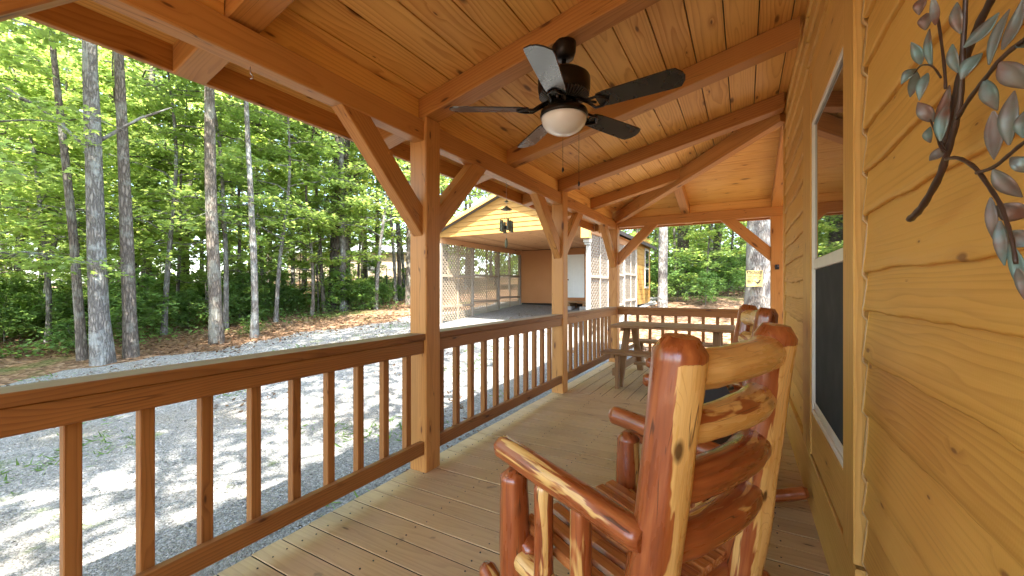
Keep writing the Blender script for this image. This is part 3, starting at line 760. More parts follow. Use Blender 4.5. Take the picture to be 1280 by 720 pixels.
# ------------------------------------------------------------------ ceiling fan
fan = empty('ceiling_fan', (-.905, 2.21, 2.28)); tag(fan, 'black five blade ceiling fan with white bowl light under the rafters', 'ceiling fan')
ztop = zb(-.905) - 2.28
mb = MB(); mb.lathe([(.028, -.075), (.055, -.068), (.068, -.03), (.070, .0), (.070, .02)], (0, 0, ztop - .01)); mb.build('canopy', M['bronze'], fan)
mb = MB(); mb.lathe([(.013, 0), (.013, .12)], (0, 0, .2)); mb.lathe([(.03, 0), (.034, .02), (.022, .045)], (0, 0, .20)); mb.build('downrod', M['bronze'], fan)
mb = MB(); mb.lathe([(.05, .055), (.10, .058), (.125, .075), (.145, .095), (.150, .12), (.150, .175), (.146, .185), (.12, .205), (.05, .212)], (0, 0, 0), 40)
mb.lathe([(.06, -.01), (.075, .0), (.075, .052), (.05, .055)], (0, 0, 0), 30)
mo = mb.build('motor_housing', M['bronze'], fan)
mb = MB()
for i in range(44):
    a = 2 * math.pi * i / 44; c, s_ = math.cos(a), math.sin(a)
    mb.bar((c * .085, s_ * .085, .052), (c * .142, s_ * .142, .084), .006, .012, ch=0)
mb.build('vent_fins', plain('fin_metal', (.10, .095, .09), .35, .5, .4), mo)  # fins in a paler metal than the housing
for k in range(5):
    ang = R(210 + 72 * k); c, s_ = math.cos(ang), math.sin(ang); D = Vector((c, s_, 0)); T = Vector((-s_, c, 0)); U = Vector((0, 0, 1))
    pit = R(-13); Tp = T * math.cos(pit) + U * math.sin(pit); Np = D.cross(Tp)
    out = [(.205, .036), (.215, .052), (.26, .060), (.45, .066), (.60, .070), (.63, .066), (.655, .030), (.662, .0)]
    out = out + [(x, -y) for x, y in reversed(out[:-1])]
    V = [D * x + Tp * y for x, y in out]; V2 = [v + Np * .007 for v in V]; n = len(V)
    mb = MB(); mb.add(V + V2, [tuple(range(n - 1, -1, -1)), tuple(range(n, 2 * n))] + [(i, (i + 1) % n, n + (i + 1) % n, n + i) for i in range(n)])
    bl = mb.build('blade', M['blade'], fan)
    mb = MB()
    for sg in (-1, 1):
        pts = [D * .095 + T * sg * .012 + U * .045, D * .14 + T * sg * .018 + U * .018, D * .18 + Tp * sg * .040 - Np * .006, D * .225 + Tp * sg * .044 - Np * .006, D * .26 + Tp * sg * .012 - Np * .006, D * .27 - Np * .006]
        mb.tube(pts, [.009, .009, .008, .007, .007, .006], 8)
    mb.tube([D * .10 + U * .04, D * .15 + U * .010, D * .2 - Np * .006], [.012, .010, .007], 8)
    mb.build('blade_iron', M['bronze'], bl)
mb = MB(); mb.lathe([(.06, .03), (.10, .024), (.132, .005), (.138, -.018), (.134, -.032)], (0, 0, -.012), 40); lk = mb.build('light_kit', M['bronze'], fan)
mb = MB(); mb.lathe([(.130, 0), (.129, -.02), (.120, -.045), (.100, -.070), (.070, -.088), (.035, -.098), (.004, -.101)], (0, 0, -.040), 40); mb.build('glass_bowl', M['opal'], lk)
for (dx, dy, L) in ((.045, .125, .36), (-.06, .13, .26)):
    mb = MB(); mb.tube([(dx, dy, -.03), (dx, dy, -.03 - L)], .0012, 5); mb.lathe([(.002, .02), (.006, .01), (.007, 0), (.003, -.012)], (dx, dy, -.045 - L), 10); mb.build('pull_chain', M['bronze'], fan)

# ------------------------------------------------------------------ log rocking chairs
def log(mb, pts, r, n=14, taper=.06, tint=None, tip=.55, side=None):
    """a peeled log: wobbly, with bevelled (pencil-cut) ends"""
    pts = [Vector(p) for p in pts]; W = []; m = 12
    for i in range(len(pts) - 1):
        p_, q_ = pts[max(i - 1, 0)], pts[min(i + 2, len(pts) - 1)]
        for s_ in range(m):
            u = s_ / m; W.append(.5 * ((2 * pts[i]) + (-p_ + pts[i + 1]) * u + (2 * p_ - 5 * pts[i] + 4 * pts[i + 1] - q_) * u * u + (-p_ + 3 * pts[i] - 3 * pts[i + 1] + q_) * u ** 3))
    W.append(pts[-1])
    L = sum((W[i + 1] - W[i]).length for i in range(len(W) - 1))
    d0 = (W[1] - W[0]).normalized(); d1 = (W[-1] - W[-2]).normalized()
    ph = random.uniform(0, 20)
    rad = [r * (1 + taper * (i / len(W) - .5) + .05 * mnoise.noise(Vector((ph + i * .22, 0, 0)))) for i in range(len(W))]
    t0, t1 = (tip if hasattr(tip, '__len__') else (tip, tip))
    if t0 < 1: W = [W[0] - d0 * r * .55] + W; rad = [rad[0] * t0] + rad
    if t1 < 1: W = W + [W[-1] + d1 * r * .55]; rad = rad + [rad[-1] * t1]
    mb.tube(W, rad, n + 8, wob=.11, tint=tint, facet=.05); n += 8
    m_ = len(W) * n; b_ = len(mb.ti) - m_
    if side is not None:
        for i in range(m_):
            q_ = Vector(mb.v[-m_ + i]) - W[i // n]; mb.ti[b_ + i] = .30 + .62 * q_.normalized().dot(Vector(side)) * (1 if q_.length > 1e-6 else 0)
    for i in range(m_):
        if (t0 < 1 and i < n * 2) or (t1 < 1 and i >= m_ - 2 * n and t1 < .7): mb.ti[b_ + i] = -.6
def rocking_chair(loc, rz, label):
    """faces local +y, x to the sitter's right"""
    e = empty('log_rocking_chair', loc, rz); tag(e, label, 'rocking chair', 'cedar log rocking chairs')
    yb = lambda z: .0 - .13 * z                        # back leans rearwards with height
    for sx in (-1, 1):
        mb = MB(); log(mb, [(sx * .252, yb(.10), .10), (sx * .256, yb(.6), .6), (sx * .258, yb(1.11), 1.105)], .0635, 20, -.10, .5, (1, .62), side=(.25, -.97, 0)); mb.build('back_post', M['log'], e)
    for (z, r, tn) in ((1.055, .052, 1.0), (.912, .048, .62), (.762, .052, .46), (.605, .052, .58)):
        mb = MB(); log(mb, [(-.205, yb(z), z - .004), (-.10, yb(z) - .022, z), (.08, yb(z) - .024, z + .002), (.205, yb(z), z)], r, 16, .12, tn, (.8, .75)); mb.build('back_rail', M['log'], e)
    for sx in (-1, 1):
        mb = MB(); log(mb, [(sx * .305, -.06, .650), (sx * .305, .20, .670), (sx * .305, .51, .690)], .040, 16, .04, .25, (.8, .6)); mb.build('arm', M['log'], e)
        mb = MB(); log(mb, [(sx * .305, .445, .12), (sx * .303, .445, .38), (sx * .305, .445, .610)], .050, 18, -.06, .3 if sx < 0 else .62, (1, .35)); mb.build('front_post', M['log'], e)
        for yq, tn in ((.29, .3), (.13, .66)):
            mb = MB(); log(mb, [(sx * .305, yq, .33), (sx * .305, yq, .630)], .031, 12, -.05, tn, (.7, .75)); mb.build('arm_spindle', M['log'], e)
        mb = MB(); log(mb, [(sx * .300, -.10, .30), (sx * .300, .20, .325), (sx * .300, .40, .34)], .038, 14, .04, .75, (.6, .7)); mb.build('side_rail', M['log'], e)
        mb = MB(); pts = [(sx * .275, y, .045 + .115 * ((y - .12) / .55) ** 2) for y in (-.32, -.20, -.05, .15, .35, .55, .66)]
        log(mb, pts, .036, 12, 0, .2, .7); mb.build('rocker', M['log'], e)
    mb = MB(); log(mb, [(-.285, .40, .372), (0, .40, .370), (.285, .40, .372)], .042, 14, 0, .34, .6); mb.build('front_rail', M['log'], e)
    mb = MB(); log(mb, [(-.27, .0, .345), (.27, .0, .345)], .04, 14, 0, .2, .8); mb.build('rear_rail', M['log'], e)
    mb = MB(); xk = -.235; pr = [(-.028, -.012), (.028, -.012), (.029, .004), (.020, .014), (-.020, .014), (-.029, .004)]
    while xk < .24:
        mb.prism((xk, -.03, .392), (xk, .24, .405), pr); mb.prism((xk, .2405, .405), (xk, .46, .432), pr); xk += .0625
    mb.build('seat', M['seat'], e)
    return e
def chair_at(top, F, label):
    F = Vector(F).normalized(); rz = math.atan2(F.y, F.x) - math.pi / 2
    return rocking_chair((top[0] + F.x * .149, top[1] + F.y * .149, 0), rz, label)
chair_at((-.02, 1.263), (-.91, .41), 'large cedar log rocking chair in the foreground, nearest the viewer')
chair_at((.075, 3.02), (-.985, -.17), 'log rocking chair farther off, half hidden behind the foreground one beside the window')

# black barbecue between the chairs
g = empty('barbecue_grill', (-.19, 2.2, 0), R(12)); g.scale = (.72, .78, 1); tag(g, 'small black barbecue standing between the two rocking chairs', 'grill')
mb = MB()
V = [(-.2, -.26, .56), (.2, -.26, .56), (.2, .26, .56), (-.2, .26, .56), (-.19, -.25, .72), (.19, -.25, .72), (.19, .25, .72), (-.19, .25, .72), (-.10, -.22, .82), (.12, -.22, .82), (.12, .22, .82), (-.10, .22, .82)]
mb.add(V, [(3, 2, 1, 0), (0, 1, 5, 4), (1, 2, 6, 5), (2, 3, 7, 6), (3, 0, 4, 7), (4, 5, 9, 8), (5, 6, 10, 9), (6, 7, 11, 10), (7, 4, 8, 11), (8, 9, 10, 11)])
mb.build('firebox', M['blackmetal'], g)
for sx in (-1, 1):
    for sy in (-1, 1):
        mb = MB(); mb.bar((sx * .17, sy * .22, 0), (sx * .17, sy * .22, .56), .03, .03); mb.build('leg', M['blackmetal'], g)
mb = MB()
for i in range(13): mb.tube([(-.17, -.22 + .44 * i / 12, .22), (.17, -.22 + .44 * i / 12, .22)], .004, 6)
for sx in (-.17, .17): mb.tube([(sx, -.22, .226), (sx, .22, .226)], .005, 6)
mb.build('wire_shelf', M['blackmetal'], g)
mb = MB(); mb.box((0, -.22, .38), (.3, .01, .26)); mb.build('front_panel', M['black'], g)
mb = MB(); mb.tube([(.05, -.15, .76), (.17, -.15, .80), (.17, .15, .80), (.05, .15, .76)], .01, 8); mb.build('handle', M['chrome'], g)

# ------------------------------------------------------------------ picnic table
pt = empty('picnic_table', (-.84, 5.86, 0)); tag(pt, 'brown plank picnic table with two attached benches at the porch end', 'picnic table')
HL = .74
mb = MB()
for i in range(5): mb.bar((-HL, -.31 + .155 * i, .745), (HL, -.31 + .155 * i, .745), .148, .036, ch=.005)
mb.build('tabletop', M['table'], pt)
for sg in (-1, 1):
    mb = MB()
    for q in (.0, .14): mb.bar((-HL, sg * (.66 + q - .07), .445), (HL, sg * (.66 + q - .07), .445), .134, .036, ch=.005)
    mb.build('bench', M['table'], pt)
for sx in (-1, 1):
    x = sx * .55
    for sg in (-1, 1):
        mb = MB(); mb.bar((x, sg * .62, .0), (x, sg * .18, .725), .04, .09, (1, 0, 0), ch=.004); 
        mb.build('leg', M['table'], pt)
        mb = MB(); mb.bar((x + .0, sg * .70, .0), (x + .0, sg * .70, .425), .045, .09, (0, 1, 0), ch=.004); mb.build('bench_leg', M['table'], pt)
    mb = MB(); mb.bar((x + sx * .043, -.72, .20), (x + sx * .043, .72, .20), .036, .09); mb.build('cross_brace', M['table'], pt)
    mb = MB(); mb.bar((x + sx * .042, -.34, .705), (x + sx * .042, .34, .705), .036, .044); mb.build('top_batten', M['table'], pt)
    mb = MB(); mb.bar((x + .043 * sx, -.78, .405), (x + .043 * sx, .78, .405), .036, .044); mb.build('bench_batten', M['table'], pt)
mb = MB(); mb.bar((-.50, 0, .21), (.50, 0, .21), .09, .036); mb.build('stretcher', M['table'], pt)

# ------------------------------------------------------------------ wind chime
wc = empty('wind_chime', (-1.95, 3.342, 2.256)); tag(wc, 'verdigris bell wind chime hanging from the eave beam before the carport gable', 'wind chime')
mb = MB(); mb.tube([(0, 0, 0), (0, 0, -.58)], .0018, 6); mb.tube([(.0, 0, -.015), (.012, 0, -.03), (0, 0, -.045)], .003, 6); mb.build('cord', M['white_paint'], wc)
mb = MB(); mb.lathe([(.004, .012), (.012, .006), (.024, -.003)], (0, 0, -.185), 16); mb.lathe([(.006, .028), (.022, .016), (.050, -.003), (.053, -.009)], (0, 0, -.255), 20); mb.build('canopy', M['chime'], wc)
for k in range(6):
    a = 2 * math.pi * k / 6 + .3; x, y = .054 * math.cos(a), .054 * math.sin(a)
    mb = MB(); mb.tube([(x * .8, y * .8, -.262), (x, y, -.365)], .001, 4)
    mb.lathe([(.004, .05), (.009, .045), (.012, .01), (.013, -.04), (.016, -.06)], (x, y, -.415 + .014 * (k % 2)), 12); mb.build('bell', M['chime'], wc)
mb = MB(); mb.lathe([(.008, .018), (.030, .012), (.030, -.012), (.008, -.018)], (0, 0, -.43), 16); mb.build('striker', M['black'], wc)
mb = MB(); mb.lathe([(.004, .045), (.013, .02), (.016, -.01), (.011, -.035), (.003, -.045)], (0, 0, -.575), 12); mb.build('sail', M['chime'], wc)

# ------------------------------------------------------------------ carport with shed
cp = empty('carport_shed', (-5.25, 9.0, .2)); tag(cp, 'yellow gabled carport and shed with white lattice sides', 'carport')
CO = Vector((-5.25, 9.0, .2))
def cbuild(mb, name, mat, parent=cp):
    mb.v = [(a - CO.x, b - CO.y, c - CO.z) for a, b, c in mb.v]
    return mb.build(name, mat, parent)
XL_, XR_, YF, YB, YE = -7.42, -3.10, 9.0, 13.75, 16.0
ZE, ZP, XC = 2.68, 3.66, -5.26
def slope(x): return ZP - (abs(x - XC) / (XC - XL_)) * (ZP - 2.80)
mb = MB(); nb = 8; hb = (ZP - ZE) / nb
for i in range(nb):                                   # gable boards lapped
    z0 = ZE + hb * i; z1 = z0 + hb
    hw0 = min(2.16, (ZP - z0) / (ZP - 2.80) * 2.16); hw1 = max(.01, min(2.16, (ZP - z1) / (ZP - 2.80) * 2.16))
    V = [(XC - hw0, YF - .022, z0), (XC + hw0, YF - .022, z0), (XC + hw1, YF - .004, z1 + .004), (XC - hw1, YF - .004, z1 + .004), (XC - hw0, YF + .05, z0), (XC + hw0, YF + .05, z0), (XC + hw1, YF + .05, z1), (XC - hw1, YF + .05, z1)]
    mb.add(V, [(0, 1, 2, 3), (5, 4, 7, 6), (1, 0, 4, 5), (0, 3, 7, 4), (2, 1, 5, 6), (3, 2, 6, 7)])
cbuild(mb, 'gable', M['yellow'])
mb = MB()
for sg in (-1, 1):
    a = Vector((XC, YF - .16, ZP + .10)); b = Vector((XC + sg * 2.42, YF - .16, ZP + .10 - (ZP - 2.80) / 2.16 * 2.42))
    for (q0, q1, w) in ((0, YE - YF + .4, .05),):
        n = Vector((sg * (ZP - 2.80), 0, 2.16)).normalized()
        V = [a, b, b + Vector((0, q1, 0)), a + Vector((0, q1, 0))]; V2 = [v - n * .09 for v in V]
        mb.add(V + V2, [(0, 1, 2, 3), (7, 6, 5, 4), (0, 4, 5, 1), (1, 5, 6, 2), (2, 6, 7, 3), (3, 7, 4, 0)])
rf = cbuild(mb, 'roof', M['shingle'])
mb = MB()
for sg in (-1, 1):
    a = Vector((XC, YF - .175, ZP + .055)); b = Vector((XC + sg * 2.43, YF - .175, ZP + .055 - (ZP - 2.80) / 2.16 * 2.43)); mb.bar(a, b, .025, .09, (0, 0, 1))
cbuild(mb, 'barge_board', M['trim'], rf)
mb = MB(); x = XL_
while x < XR_:
    mb.box((x + .10, (YF + YB) / 2 + .03, ZE + .03), (.194, YB - YF - .06, .02)); x += .2
cbuild(mb, 'soffit', M['soffit'])
mb = MB()
for sx in (XL_, XR_):
    mb = MB(); mb.bar((sx, YF + .06, ZE - .07), (sx, YB, ZE - .07), .07, .16); cbuild(mb, 'header_beam', M['soffit'])
mb = MB(); mb.box((XR_ + .0, YF - .12, 2.575), (.18, .20, .36)); cbuild(mb, 'beam_end', M['trim'])
def lattice(X, ya, yb, z0f, z1, name):
    """diagonal strips in the plane x = X between ya..yb and z0..z1"""
    mb = MB(); z0 = z0f; H = z1 - z0; L = yb - ya; sp = .125
    for lay, sg in ((0, 1), (1, -1)):
        c = -H if sg > 0 else 0.0
        end = L if sg > 0 else L + H
        while c < end:
            # line y = c + sg*(z-z0)
            pts = []
            zl, zh = 0.0, H
            if sg > 0:
                zl = max(0, -c); zh = min(H, L - c)
            else:
                zl = max(0, c - L); zh = min(H, c)
            if zh - zl > .03:
                mb.bar((X + .006 * (lay * 2 - 1), ya + c + sg * zl, z0 + zl), (X + .006 * (lay * 2 - 1), ya + c + sg * zh, z0 + zh), .010, .034, (0, 0, 1), ch=0)
            c += sp
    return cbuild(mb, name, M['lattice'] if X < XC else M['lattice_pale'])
bays = np.linspace(YF + .04, YB - .04, 4)
for X in (XL_, XR_):
    for i in range(3):
        zb0 = gzf(X, bays[i] + .7) + .03
        lattice(X, bays[i] + .045, bays[i + 1] - .045, zb0, ZE - .15, 'lattice_panel')
    for i in range(4):
        z0 = gzf(X, bays[i]) - .1
        mb = MB(); mb.box((X, bays[i], (z0 + ZE - .15) / 2), (.09, .09, ZE - .15 - z0)); 
        if X == XR_ and i == 0: mb.box((X, bays[i] - .06, 2.35), (.15, .15, .085)); mb.box((X, bays[i] - .04, 2.28), (.12, .12, .05))
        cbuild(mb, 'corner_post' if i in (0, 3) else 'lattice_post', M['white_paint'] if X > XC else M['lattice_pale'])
    for zz in (.42, .75):
        mb = MB()
        for i in range(3):
            za = gzf(X, bays[i]); zt = ZE - .15
            z = za + (zt - za) * (.22 if zz < .5 else .60)
            mb.bar((X + .03, bays[i] + .05, z), (X + .03, bays[i + 1] - .05, z), .03, .07)
            if zz < .5:
                ym_ = (bays[i] + bays[i + 1]) / 2; mb.bar((X + .032, ym_, za + .05), (X + .032, ym_, zt), .05, .03, (1, 0, 0))
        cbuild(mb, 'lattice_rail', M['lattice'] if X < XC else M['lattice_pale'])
SZ = .72                                              # shed floor
mb = MB(); x = XL_
mb.box((XC, YB + .05, (SZ + ZE) / 2), (XR_ - XL_, .06, ZE - SZ), ch=0); cbuild(mb, 'front_wall', M['brown'])
mb = MB(); z = SZ
while z < 2.95:
    h = .17
    for X in (XL_, XR_):
        mb.bar((X, YB + .09, z + h / 2), (X, YE, z + h / 2), .05, h - .006, ch=.006)
    mb.bar((XL_, YE, z + h / 2), (XR_, YE, z + h / 2), .05, h - .006); z += h
cbuild(mb, 'side_wall', M['yellow'])
mb = MB(); mb.box((XC, YE + .01, 3.1), (3.6, .05, .4)); cbuild(mb, 'rear_gable', M['yellow'])
mb = MB()
for (px_, py_) in ((XL_ + .3, YB + .3), (XC, YB + .2), (XR_ - .3, YB + .3), (XR_ - .3, YE - .2), (XL_ + .3, YE - .2)):
    mb.box((px_, py_, .6), (.4, .2, .3))
cbuild(mb, 'block_pier', M['concrete'])
mb = MB(); mb.box((XC, (YB + YE) / 2, SZ - .06), (XR_ - XL_ - .1, YE - YB - .1, .1)); cbuild(mb, 'floor_frame', M['felt'])
dr = None
mb = MB(); mb.box((-5.20, YB + .005, 1.70), (.68, .04, 1.52)); 
for (zz, hh) in ((1.30, .5), (1.95, .55)):
    for sx in (-.15, .15): mb.box((-5.20 + sx, YB - .018, zz), (.2, .012, hh), ch=.004)
dr = cbuild(mb, 'door', M['door'])
mb = MB(); mb.lathe([(.03, 0), (.03, .03), (.01, .05)], (-5.46, YB - .04, 1.55), 12); cbuild(mb, 'handle', M['black'], dr)
mb = MB()
for sx in (-5.58, -4.82): mb.bar((sx, YB + .0, SZ), (sx, YB + .0, 2.53), .04, .07, (1, 0, 0))
mb.bar((-5.58, YB, 2.50), (-4.82, YB, 2.50), .04, .07); cbuild(mb, 'door_frame', M['brown'])
wy = 15.30
mb = MB(); mb.box((XR_ + .03, wy, 1.98), (.05, .62, 1.42)); sw = cbuild(mb, 'window', M['white_paint'])
mb = MB(); mb.box((XR_ + .055, wy, 2.31), (.012, .50, .60), ch=0); mb.box((XR_ + .055, wy, 1.64), (.012, .50, .60), ch=0); cbuild(mb, 'pane', M['glass'], sw)
# pallet step before the door
ps = empty('pallet_step', (-5.1, 13.2, gzf(-5.1, 13.2))); tag(ps, 'wooden pallet step on blocks below the white shed door', 'step')
mb = MB()
for i in range(5): mb.bar((-.6, -.3 + .15 * i, .26), (.6, -.3 + .15 * i, .26), .12, .03)
mb.build('tread', M['table'], ps)
for sx in (-.52, 0, .52):
    mb = MB(); mb.bar((sx, -.36, .18), (sx, .36, .18), .06, .12); mb.build('bearer', M['table'], ps)
for sx in (-.5, .0, .5):
    mb = MB(); mb.box((sx, -.2, .05), (.2, .35, .13)); mb.build('block', M['concrete'], ps)

# ------------------------------------------------------------------ neighbour's house and fence
nh = empty('neighbour_house', (-31.5, 27.5, 1.6), R(24)); tag(nh, 'long tan house with pale metal roof deep in the trees', 'house')
mb = MB()
for i in range(11): mb.bar((-8, 0, .5 + .25 * i), (8, 0, .5 + .25 * i), .3 - .0, .244, ch=.02)
mb.box((0, 2.6, 1.6), (15.8, 5, 3.0), ch=0); mb.build('wall', M['tan'], nh)
mb = MB(); 
V = [(-8.5, -.7, 3.1), (8.5, -.7, 3.1), (8.5, 2.7, 4.5), (-8.5, 2.7, 4.5), (8.5, 6, 3.1), (-8.5, 6, 3.1)]
V2 = [(a, b, c + .08) for a, b, c in V]
mb.add(V + V2, [(0, 1, 2, 3), (3, 2, 4, 5), (9, 8, 7, 6), (11, 10, 8, 9), (0, 6, 7, 1), (5, 4, 10, 11), (0, 3, 9, 6), (3, 5, 11, 9), (1, 7, 8, 2), (2, 8, 10, 4)])
mb.build('roof', M['tin'], nh)
for x in (-5, 0.5, 5.5):
    mb = MB(); mb.box((x, -.16, 1.9), (1.1, .06, 1.2)); w_ = mb.build('window', M['white_paint'], nh)
    mb = MB(); mb.box((x, -.2, 1.9), (.95, .02, 1.05), ch=0); mb.build('pane', M['glass'], w_)
cf = empty('wire_fence', (0, 0, 0)); 
fa, fb = Vector(at(120, 30)), Vector(at(520, 23)); cf.location = (fa.x, fa.y, gzf(fa.x, fa.y))
tag(cf, 'black wire mesh fence on thin posts in front of the tan house', 'fence')
n = 14; tops = []
for i in range(n + 1):
    p = fa.lerp(fb, i / n); z = gzf(p.x, p.y); b = Vector((p.x, p.y, z)) - cf.location; tops.append(b)
    mb = MB(); mb.tube([b - Vector((0, 0, .3)), b + Vector((0, 0, 1.35))], .03, 8); mb.build('post', M['black'], cf)
mb = MB()
for zz in (.12, .45, .8, 1.28): mb.tube([b + Vector((0, 0, zz)) for b in tops], .012, 5)
for i in range(n):
    for q in range(10):
        b = tops[i].lerp(tops[i + 1], q / 10); mb.tube([b + Vector((0, 0, .1)), b + Vector((0, 0, 1.27))], .006, 4)
mb.build('mesh_wire', M['black'], cf)

# ================================================================== TREES
def wiggle_path(h, lean, amp, n, rng):
    pts = []; ph = rng.uniform(0, 6, 4)
    for i in range(n + 1):
        f = i / n; z = h * f
        pts.append(Vector((lean[0] * f + amp * (math.sin(f * 5 + ph[0]) * .5 + math.sin(f * 11 + ph[1]) * .22) * f ** .5,
                           lean[1] * f + amp * (math.sin(f * 4.4 + ph[2]) * .5 + math.sin(f * 9 + ph[3]) * .22) * f ** .5, z)))
    return pts
def grow(h, r0, seed, limbs, z_lo, reach, lean=(0, 0), amp=.12, leafn=60, leafsize=.1, shape=MAPLE, sprays=4, layer=.05, spray_r=.35, mat='maple', tilt=.35, rise=.25, sides=10, flare=1.35, top_r=.25, extra=None):
    """returns (trunk MB, leaf mesh)"""
    rng = np.random.default_rng(seed); random.seed(seed)
    pts = wiggle_path(h, lean, amp, 16, rng)
    rad = [r0 * (1 - (1 - top_r) * i / 16) for i in range(17)]
    rad[0] *= flare; pts = [pts[0] - Vector((0, 0, .35))] + pts; rad = [rad[0] * 1.1] + rad
    mb = MB(); mb.tube(pts, rad, sides, wob=.16)
    def tp(z):
        f = max(0, min(.999, z / h)) * 16; i = int(f); return pts[i + 1].lerp(pts[min(i + 2, 17)], f - i)
    C = []
    ls = []
    for k in range(limbs):
        z = z_lo + (h * .98 - z_lo) * ((k + rng.uniform(0, 1)) / limbs)
        a = k * 2.4 + rng.uniform(-.5, .5); f = (z - z_lo) / (h - z_lo)
        ln = reach * (1 - .65 * f) * rng.uniform(.6, 1.15)
        ls.append((z, a, ln))
    ls += extra or []
    for (z, a, ln) in ls:
        p0 = tp(z); d = Vector((math.cos(a), math.sin(a), rise + rng.uniform(-.15, .25)))
        q = [p0]
        for j in range(1, 6):
            s_ = j / 5; q.append(p0 + d * ln * s_ + Vector((rng.normal(0, .05) * ln, rng.normal(0, .05) * ln, -.22 * ln * s_ * s_ + rng.normal(0, .02) * ln)))
        rr = min(r0 * .33, .012 + .013 * ln)
        mb.tube(q, [rr * (1 - .17 * j) for j in range(6)], 6, cap=False)
        for s_ in range(sprays):
            f = .30 + .70 * (s_ + rng.uniform(0, 1)) / sprays
            fi = min(f, .999) * 5; i = int(fi); c = q[i].lerp(q[i + 1], fi - i)
            off = Vector((rng.normal(0, .16), rng.normal(0, .16), rng.normal(0, .05))) * ln
            c2 = c + off
            mb.tube([c, c.lerp(c2, .5) + Vector((0, 0, .03)), c2], [rr * .35, rr * .25, .003], 4, cap=False)
            sr = spray_r * rng.uniform(.6, 1.3) * (.5 + .5 * min(1, ln / 1.5))
            nl = int(leafn * rng.uniform(.6, 1.3))
            rad_ = sr * np.sqrt(rng.uniform(0, 1, nl)); an = rng.uniform(0, 2 * np.pi, nl)
            C.append(np.stack([c2.x + rad_ * np.cos(an), c2.y + rad_ * np.sin(an), c2.z + rng.normal(0, layer, nl) - .25 * rad_ ** 2], -1))
    P_ = np.concatenate(C); return mb, P_, rng
def tree_proto(name, bark_m, leafmat, **k):
    mb, P_, rng = grow(mat=leafmat, **k)
    e = empty(name)
    mb.build('trunk', M[bark_m], e)
    scatter('crown', P_, k.get('leafsize', .1), M[leafmat], k.get('shape', MAPLE), k.get('tilt', .35), parent=e, rng=rng)
    return e
def place(proto, x, y, s, label, cat, group=None, rz=None, used=set()):
    if proto.name in used: o = copy_tree(proto)
    else: o = proto; used.add(proto.name)
    o.location = (x, y, gzf(x, y) - .03); o.rotation_euler = (0, 0, random.uniform(0, 6.28) if rz is None else rz)
    o.scale = (s, s, s * random.uniform(.92, 1.1)) if not hasattr(s, '__len__') else s
    tag(o, label, cat, group); return o
tall_kw = dict(h=17, limbs=26, z_lo=6.5, reach=3.4, leafn=15, leafsize=.19, shape=DIAMOND, sprays=6, layer=.25, spray_r=.75, tilt=.6, rise=.35)

# -- the named near trees at the edge of the drive (own trunks)
def near_tree(px, d, r, h, seed, label, bark_m, lean=(0, 0), extra=None, z_lo=7.0, limbs=18, amp=.15, name='hardwood_tree', leafn=22, sprays=6):
    x, y = at(px, d)
    mb, P_, rng = grow(h, r, seed, limbs, z_lo, 3.4, lean, amp, leafn, .18, DIAMOND, sprays, .25, .7, 'leaf', .6, .35, sides=16, flare=1.18, extra=None)
    e = empty(name, (x, y, gzf(x, y) - .03)); tag(e, label, 'tree')
    if extra:
        for path in extra: mb.tube([Vector(p) for p in path[0]], path[1], 7, cap=False)
    mb.build('trunk', M[bark_m], e)
    scatter('crown', P_, .18, M['leaf'], DIAMOND, .6, parent=e, rng=rng)
    return e
near_tree(128, 7.9, .158, 15, 21, 'stout pale grey tree trunk, thickest of the three at the left drive edge', 'bark_pale', (-.44, -.25), z_lo=7.5,
          extra=[([(-.2, 0, 4.0), (-.8, -.5, 4.8), (-1.5, -.9, 5.3), (-2.4, -1.2, 5.7)], [.035, .028, .02, .01]), ([(-.15, 0, 4.35), (.35, .45, 4.85), (.8, .8, 5.1)], [.034, .024, .012])])
near_tree(164, 8.4, .118, 15, 22, 'grey trunk with dark flared foot just right of the stout pale one', 'bark', (-.64, -.36))
near_tree(103, 8.2, .080, 12, 23, 'slender leaning grey trunk left of the stout pale one', 'bark', (-.97, -.54), z_lo=7.5)
near_tree(271, 9.6, .140, 15, 24, 'straight brown grey trunk standing alone at the drive edge', 'bark', (-.15, -.2))
near_tree(318, 10.3, .085, 12, 25, 'thin grey trunk to the right of the straight brown grey one', 'bark_pale', (-.45, -.1), z_lo=6.5)
near_tree(416, 15.5, .19, 13, 26, 'dark forked trunk in the clump before the tan house', 'bark_dark', (.3, .2), z_lo=4.5, limbs=16)
near_tree(430, 15.8, .17, 14, 27, 'dark upright trunk touching the forked one before the tan house', 'bark_dark', (.15, .1), z_lo=4.5, limbs=16)
near_tree(406, 15.0, .075, 9, 28, 'thin bent trunk left of the dark forked pair', 'bark', (-1.3, .2), z_lo=4.0, limbs=12)
big = near_tree(950, 10.4, .34, 17, 31, 'very thick pale trunk carrying the yellow sign past the porch end', 'bark_pale', (0, .2), z_lo=8.5)
near_tree(828, 13.2, .15, 16, 32, 'straight pale trunk seen above the end railing right of the shed', 'bark_pale', (.02, .1), z_lo=8.0)
near_tree(854, 17.5, .26, 17, 33, 'dark broad trunk behind the straight pale one past the end railing', 'bark_dark', (.05, .2), z_lo=8.0)
near_tree(893, 19, .16, 16, 34, 'leaning dark trunk in the woods between broad trunk and signed trunk', 'bark_dark', (.5, .2), z_lo=7.5)
near_tree(552, 24, .16, 17, 35, 'pale straight trunk rising behind the carport roof beside the nearest post', 'bark_pale', (.1, .2), z_lo=8)

